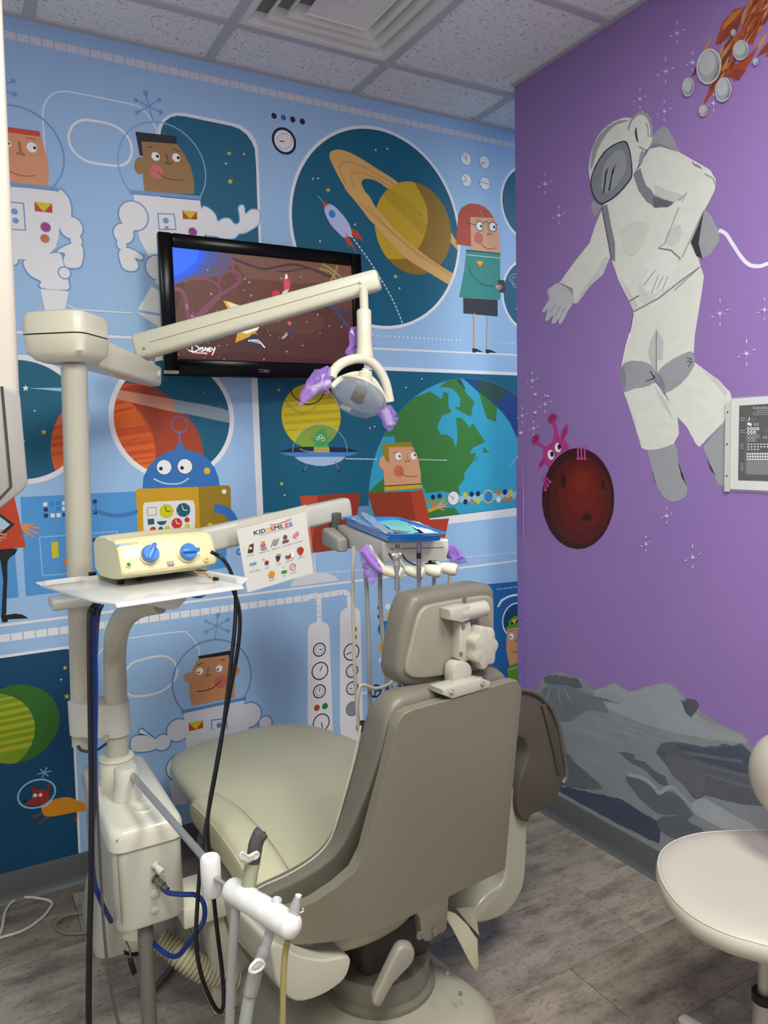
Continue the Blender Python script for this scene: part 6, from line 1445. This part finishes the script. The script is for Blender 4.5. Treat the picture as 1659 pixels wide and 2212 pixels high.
def interp(tab, x):
    for (a, b), (c, d) in zip(tab, tab[1:]):
        if x <= c: return b + (d - b) * (x - a) / (c - a)
    return tab[-1][1]
ZT = [(0, .963), (.06, .966), (.155, .967), (.18, .963), (.195, .945), (.2, .92), (.22, .818), (.239, .731), (.256, .647), (.275, .602), (.31, .568), (.354, .532), (.40, .505), (.45, .462)]
ZBt = [(0, .428), (.33, .424), (.40, .418), (.45, .435)]
us_ = [k for k, _ in ZT if k]; UCOL = [-u for u in reversed(us_)] + [0, .06, .155, .18, .195, .203, .224]
def sheetgrid(offr, offf, zt, zb, cols, rows, inset=0.0, gap=0.0, right=None):
    """closed curved slab between two offsets of the back surface"""
    R = []; F = []
    for u in cols:
        a, b = zb(abs(u)), zt(abs(u))
        if right and u > .2: b = right
        gp = lambda z: gap * max(0, min(1, (.86 - z) / .3))
        R.append([ch(u, fsh(u, a + (b - a) * t, offr + gp(a + (b - a) * t)), a + (b - a) * t) for t in rows])
        F.append([ch(u * (1 - inset), fsh(u, a + (b - a) * t, offf + gp(a + (b - a) * t) * .3), a + (b - a) * t) for t in rows])
    n, m = len(cols), len(rows); vs = [p for r in R for p in r] + [p for r in F for p in r]; o = n * m; fs = []
    for i in range(n - 1):
        for j in range(m - 1):
            k = i * m + j; fs.append((k, k + m, k + m + 1, k + 1)); fs.append((o + k, o + k + 1, o + k + m + 1, o + k + m))
    bd = [i * m for i in range(n)] + [(n - 1) * m + j for j in range(1, m)] + [i * m + m - 1 for i in range(n - 2, -1, -1)] + [j for j in range(m - 2, 0, -1)]
    for a, b in zip(bd, bd[1:] + bd[:1]): fs.append((b, a, o + a, o + b))
    return MB().add(vs, fs)
rows = [i / 10 for i in range(11)]
sh_ = sheetgrid(0, .030, lambda u: interp(ZT, u), lambda u: interp(ZBt, u), UCOL, rows, right=.935).build('back_shell', M_SHELL, dc, sharp=30)
bv = sh_.modifiers.new('rim', 'BEVEL'); bv.width = .006; bv.segments = 3; bv.limit_method = 'ANGLE'; bv.angle_limit = math.radians(50)
# hinge tab under the shell with its bolts
tabp = [onV(x, y, fsh(0, .43) + .0) for x, y in S('885,1966 900,1974 908,1985 911,2025 920,2035 932,2033 944,2020 958,2016 966,2006 970,1940 985,1925 985,1900 880,1900')]
MB().prism(tabp, CVv * .025, .004).build('hinge_tab', M_SHELL, dc)
for q, r in (((906, 2020), .010), ((940, 2013), .009)): MB().lathe([(r, 0), (r, .004), (r * .6, .005), (0, .003)], onV(q[0], q[1], .045), -CVv, 14).build('hinge_bolt', M_SCREW, dc)
# upholstery pad of the back, with stitched edge
ZP = [(0, .985), (.08, .992), (.15, .995), (.178, .985), (.198, .955), (.206, .92), (.222, .82), (.240, .74), (.262, .65), (.283, .606), (.318, .572), (.362, .54), (.41, .508), (.455, .46)]
up_ = [k for k, _ in ZP if k]; UC2 = [-u for u in reversed(up_)] + [0, .08, .15, .178, .198, .208, .214]
pad = sheetgrid(.034, .125, lambda u: interp(ZP, u), lambda u: .40, UC2, rows, .03, .05).build('back_pad', M_VINYD, dc, sharp=180)
ss = pad.modifiers.new('soft', 'SUBSURF'); ss.levels = ss.render_levels = 2
seam = [ch(u, fsh(u, interp(ZP, abs(u)) - .012, .119) + .0, interp(ZP, abs(u)) - .004) for u in [-.44, -.40, -.36, -.318, -.283, -.262, -.24, -.222, -.208]]
MB().tube(spline(seam, 5), .0028, 6).build('pad_piping', mat('piping', '#b9b29c', .4), dc)
MB().tube([ch(u, fsh(0, z, .075), z) for u, z in [(-.207, .93)]] + [ch(-.207, fsh(0, .92, .08), .92)], .002, 6)
# seat: padded long seat with rounded foot end
SEC = [(.15, .20, .44, .03), (.17, .29, .445, .05), (.20, .32, .448, .058), (.3, .335, .45, .062), (.5, .335, .458, .062), (.7, .330, .465, .060), (.88, .322, .472, .056), (1.02, .308, .474, .052), (1.13, .285, .472, .047), (1.21, .245, .466, .040), (1.265, .18, .458, .030), (1.295, .09, .452, .016), (1.30, .03, .451, .006)]
rings = []
for v, hw, zc, ht in SEC:
    ring = []
    for i in range(36):
        t = 2 * math.pi * i / 36; c_, s_ = math.cos(t), math.sin(t)
        u = hw * math.copysign(abs(c_) ** .62, c_); zz = math.copysign(abs(s_) ** .7, s_) * ht
        dish = -.018 * max(0, 1 - (u / hw) ** 2) * max(0, min(1, (1.0 - v) / .7)) if s_ > 0 else 0
        ring.append(ch(u - .02 * max(0, (v - .5) / .8), v, zc + zz + dish))
    rings.append(ring)
MB().loft(rings).build('seat', M_VINYL, dc, sharp=180)
rings = []
for v, hw, zc, ht in SEC[1:-2]:
    rings.append([ch(sx * hw * .8, v, zc - ht * .8 + dz) for sx, dz in ((-1, 0), (1, 0), (.85, -.045), (-.85, -.045))])
MB().loft(rings).build('seat_pan', M_SHLC, dc)
# lower back cushion bulging under the shell
MB().ball(ch(-.16, .24, .355), (.19, .10, .06), None, 24, 14).build('lumbar_bulge', M_VINYL, dc)
# left armrest: padded bolster
rings = []
for v, u, z, w_, h_ in ((.80, -.325, .475, .05, .03), (.785, -.328, .485, .09, .07), (.74, -.332, .495, .098, .10), (.62, -.336, .497, .105, .115), (.48, -.342, .487, .11, .12), (.36, -.350, .468, .11, .12), (.26, -.358, .445, .105, .115), (.19, -.364, .420, .11, .10), (.15, -.368, .405, .07, .06)):
    rings.append([p for p in rrect(ch(u, v, z), CUv, V((0, 0, 1)), w_, h_, min(w_, h_) * .36, 5)])
al = MB().loft(rings).build('armrest', M_VINYL, dc, sharp=180); al['label'] = 'left padded armrest'
pp = [r[14] for r in rings[1:-1]]
MB().tube(spline([ch(u - w_ * .46, v, z + h_ * .30) for v, u, z, w_, h_ in ((.74, -.332, .495, .098, .10), (.62, -.336, .497, .105, .115), (.48, -.342, .487, .11, .12), (.36, -.350, .468, .11, .12), (.26, -.358, .445, .105, .115), (.19, -.364, .420, .11, .10))], 5), .003, 6).build('piping', mat('piping', '#b9b29c'), al)
MB().tube(spline([ch(u + w_ * .47, v, z + h_ * .30) for v, u, z, w_, h_ in ((.70, -.332, .495, .098, .10), (.62, -.336, .497, .105, .115), (.48, -.342, .487, .11, .12), (.36, -.350, .468, .11, .12), (.26, -.358, .445, .105, .115), (.19, -.364, .420, .11, .10))], 5), .0022, 6).build('piping', mat('stitch', '#8f8973', .5), al)
rings = [rrect(ch(u, v, z), CUv, V((0, 0, 1)), .035, h_, .015, 4) for v, u, z, h_ in ((.76, -.345, .40, .05), (.70, -.352, .37, .16), (.5, -.365, .34, .20), (.3, -.375, .32, .18), (.2, -.38, .31, .12))]
sdp = MB().loft(rings).build('armrest_side', M_VINYD, dc, sharp=60)
# right armrest: raised sling of two folded layers
def sling(name, st, v, th, m):
    return MB().prism([onV(x, y, v) for x, y in spline2(st)], CVv * th, .010, 3).build(name, m, dc, sharp=60)
def spline2(st, k=3): return [(p.x, p.y) for p in spline([V((x, y, 0)) for x, y in S(st)], k, True)]
M_ARM = mat('armrest_shaded', '#544d43', .38, var=.08, scale=6, bump=.12, bscale=200)  # same chair vinyl, darkened: the shade on this arm is in the colour
sl = sling('armrest', '1118,1488 1140,1490 1168,1502 1192,1530 1208,1570 1218,1620 1226,1672 1220,1690 1195,1735 1170,1752 1148,1762 1142,1776 1126,1770 1118,1740 1122,1690 1136,1650 1142,1622 1134,1598 1118,1585', .20, .055, M_ARM); sl['label'] = 'right armrest raised beside the backrest'
rim = spline([onV(x, y, .197) for x, y in S('1124,1490 1148,1494 1172,1508 1194,1536 1208,1575 1217,1622 1224,1672 1216,1692')], 5)
MB().tube(rim, .0075, 8).build('armrest_edge', mat('edge_grey', '#5a554c', .4), sl)
fold = [onV(x, y, .192) for x, y in S('1180,1520 1196,1570 1206,1620 1214,1672 1206,1672 1196,1620 1184,1570 1172,1525')]
MB().prism(fold, CVv * .012, .003).build('armrest_fold', mat('fold_dark', '#4a453d', .45), sl)
MB().prism([onV(x, y, .30) for x, y in S('1112,1640 1124,1636 1132,1650 1124,1690 1112,1700')], CVv * .03, .004).build('armrest_mount', M_SHLC, dc)
# glossy cream side covers curving under the seat
def side_cover(st, v, th, lab):
    o = MB().prism([onV(x, y, v) for x, y in spline2(st, 3)], CVv * th, .022, 5).build('side_cover', M_SHLC, dc, sharp=180); o['label'] = lab
side_cover('1090,1720 1112,1700 1128,1735 1139,1775 1137,1870 1128,1925 1098,1970 1060,1990 1024,1995 1014,1986 1036,1952 1062,1925 1090,1900 1098,1800', .22, .20, 'right glossy curved side cover')
side_cover('586,2040 590,2085 602,2132 640,2164 692,2152 736,2124 754,2096 754,2066 705,2074 650,2066 610,2044', .09, .24, 'left glossy curved side cover')
# flaps hanging behind the seat on the right
for st, v in (('962,1966 985,1974 1010,1998 1032,2030 1034,2085 1029,2099 1016,2080 998,2045 980,2010 965,1985', .09), ('985,1962 1024,1958 1030,1985 1036,2022 1012,1996', .12)):
    MB().prism([onV(x, y, v) for x, y in S(st)], CVv * .006, .0015).build('vinyl_flap', M_VINYL, dc)
# swivel, lever, base
bc = ch(-.11, .28, 0)
MB().loft([rrect(bc + V((.0, .0, z)), CUv, CVv, w_, l_, r_, 6) for z, w_, l_, r_ in ((0, .50, .66, .10), (.04, .50, .66, .10), (.10, .475, .63, .10), (.122, .43, .58, .10), (.130, .36, .50, .10), (.132, .30, .40, .09))]).build('base_cover', mat('base_cover_shaded', '#999583', .3, var=.04, scale=4, coat=.2), dc, sharp=60)  # cover plastic in a darker tone, shade under the chair put into its colour
sw = ch(-.075, .25, 0)
MB().lathe([(0, .13), (.15, .13), (.15, .145), (.135, .15), (.135, .20), (.13, .206), (0, .206)], sw, n=32).build('swivel_ring', mat('swivel_taupe', '#6f6a5d', .4, var=.05), dc)
MB().rbox(sw + V((.02, .05, .26)), (.20, .24, .13), .02).build('lift_mechanism', mat('mechanism_dark', '#3a3731', .5, var=.1), dc)
MB().rbox(sw + V((.0, .12, .34)), (.34, .36, .06), .015).build('seat_frame', mat('mechanism_dark', '#3a3731'), dc)
MB().prism([onY(x, y, 1.49) for x, y in spline2('861,2053 881,2046 897,2055 891,2084 852,2126 826,2172 813,2177 806,2167 821,2134 838,2097', 3)], (.006, .03, .004), .008, 3).build('lever', mat('lever_grey', '#8f8a7c', .35, var=.04), dc, sharp=180)
for q in ((966, 2103), (994, 2146)): MB().lathe([(.006, 0), (.006, .003), (0, .004)], onY(q[0], q[1], 1.485), (.1, -1, .6), 12).build('screw', M_SCREW, dc)
# headrest
HV = .055
head = '905,1286 894,1296 882,1325 870,1380 862,1440 863,1462 875,1480 900,1486 960,1480 1030,1470 1062,1452 1073,1432 1074,1360 1074,1290 1068,1268 1050,1261 1010,1266 950,1276'
MB().prism([onV(x, y, HV) for x, y in spline2(head, 2)], CVv * .085, .022, 4).build('headrest', M_VINYD, dc, sharp=180)
plate = '935,1306 915,1316 902,1340 888,1395 878,1440 882,1458 905,1466 960,1460 1040,1448 1060,1436 1067,1420 1068,1310 1064,1292 1050,1287 1000,1294'
MB().prism([onV(x, y, HV - .010) for x, y in spline2(plate, 2)], CVv * .016, .005, 3).build('headrest_plate', mat('headrest_plate', '#8a8474', .4, var=.03), dc, sharp=50)
for q in ((1003, 1294), (967, 1442)): MB().lathe([(.006, 0), (.006, .003), (.003, .0035), (0, .002)], onV(q[0], q[1], HV - .010), -CVv, 14).build('plate_screw', M_SCREW, dc)
M_MEC = mat('mechanism_beige', '#aaa698', .38, var=.03)
hp0, hp1 = onV(988, 1326, HV - .03), onV(1046, 1314, HV - .03)
MB().tube([hp0, hp1], .020, 20).build('hinge_barrel', M_MEC, dc)
hb_ = MB(); hb_.prism([onV(x, y, HV - .048) for x, y in S('972,1318 1000,1310 1016,1308 1016,1340 1000,1346 974,1340')], CVv * .04, .005); hb_.build('hinge_block', M_MEC, dc)
MB().prism([onV(x, y, HV - .038) for x, y in S('994,1346 1016,1342 1020,1356 1016,1400 1014,1428 1000,1432 992,1424')], CVv * .03, .004).build('hinge_arm', M_MEC, dc)
kc = onV(1038, 1396, HV - .045); ang = [2 * math.pi * i / 56 for i in range(56)]
kr = lambda s_, d_: [kc + (CUv * math.cos(a) * .78 + V((0, 0, 1)) * math.sin(a) * .98) * (.051 * s_ * (1 + .10 * math.cos(7 * a))) - CVv * d_ for a in ang]
MB().loft([kr(.92, -.03), kr(.98, -.02), kr(1.0, 0), kr(1.0, .014), kr(.94, .02), kr(.5, .024)]).build('star_knob', M_MEC, dc, sharp=50)
for q in ((1000, 1354), (995, 1412)): MB().lathe([(.005, 0), (.005, .003), (0, .003)], onV(q[0], q[1], HV - .038), -CVv, 12).build('hinge_screw', M_SCREW, dc)
lb_ = [onV(x, y, HV - .05) for x, y in spline2('982,1440 995,1430 1012,1432 1020,1446 1018,1462 1004,1470 1010,1478 1030,1470 1042,1462 1044,1476 1024,1488 988,1490 980,1476', 2)]
MB().prism(lb_, CVv * .035, .004).build('hook_bracket', M_MEC, dc)
MB().prism([onV(x, y, -.024) for x, y in S('956,1490 1040,1466 1060,1472 1058,1486 978,1510 958,1502')], CVv * .05, .003).build('top_plate', M_MEC, dc)
for q in ((975, 1494), (1042, 1476)): MB().lathe([(.006, 0), (.006, .002), (0, .003)], onV(q[0], q[1], -.025), (-.05, -.6, .75), 12).build('plate_screw', M_SCREW, dc)

# ================================================================ STOOL
sc0 = V((1.555, 1.012, 0))
st = thing('operator_stool', 'taupe upholstered operator stool cut by the right edge of the photo', 'stool', tuple(sc0))
ol = [onZ(x, y, .49) for x, y in S('1760,1806 1700,1799 1640,1795 1560,1797 1500,1803 1452,1819 1424,1842 1416,1870 1424,1905 1448,1945 1490,1985 1550,2018 1620,2042')] + [V((1.46, .86, .49)), V((1.60, .82, .49)), V((1.76, .86, .49)), V((1.87, .96, .49))]
ol = spline(ol, 4, True); oc = sum(ol, V((0, 0, 0))) / len(ol)
def sring(k, z, dish=0): return [oc + (p - oc) * k + V((0, 0, z - .49)) for p in ol]
so = MB().loft([sring(.55, .435), sring(.88, .438), sring(.97, .452), sring(1.0, .470), sring(.995, .484), sring(.97, .495), sring(.92, .501), sring(.75, .503), sring(.45, .494), sring(.12, .490)]).build('seat', mat('stool_vinyl', '#b9b1a4', .4, var=.05, scale=3, bump=.12, bscale=260), st, sharp=180)
MB().tube(sring(.972, .4955) + sring(.972, .4955)[:1], .0014, 6).build('stitching', mat('stitch_light', '#cfc8ba', .5), so)
MB().lathe([(0, .40), (.06, .40), (.09, .436), (0, .436)], sc0, n=20).build('seat_plate', M_DARK, st)
MB().lathe([(0, .20), (.014, .20), (.014, .41), (0, .41)], sc0, n=18).build('piston', M_STEEL, st)
MB().lathe([(0, .255), (.027, .255), (.027, .275), (.0, .275)], sc0, n=20).build('black_collar', M_BLK, st)
MB().lathe([(0, .06), (.024, .06), (.024, .255), (0, .255)], sc0, n=20).build('column', M_STEEL, st)
for k in range(5):
    a = math.radians(20 + 72 * k); d_ = V((math.cos(a), math.sin(a), 0)); mb = MB(); beam(mb, sc0 + V((0, 0, .080)), sc0 + d_ * .22 + V((0, 0, .062)), .045, .030, .032, .020, r=.008)
    lg = mb.build('leg', M_POST, st); e_ = sc0 + d_ * .20
    MB().lathe([(0, -.011), (.022, -.011), (.026, -.006), (.026, .006), (.022, .011), (0, .011)], V((e_.x, e_.y, .026)), (-d_.y, d_.x, 0), 16).build('caster', M_BLK, lg)
bkc = V((1.75, 1.075, .715))
MB().ball(bkc, (.075, .11, .115), None, 28, 16).build('backrest', mat('stool_vinyl', '#b9b1a4'), st)
MB().tube(spline([V((1.64, 1.03, .43)), V((1.76, 1.09, .43)), V((1.81, 1.11, .50)), V((1.80, 1.11, .62)), V((1.765, 1.09, .75))], 5), .012, 10).build('back_bar', M_STEEL, st)
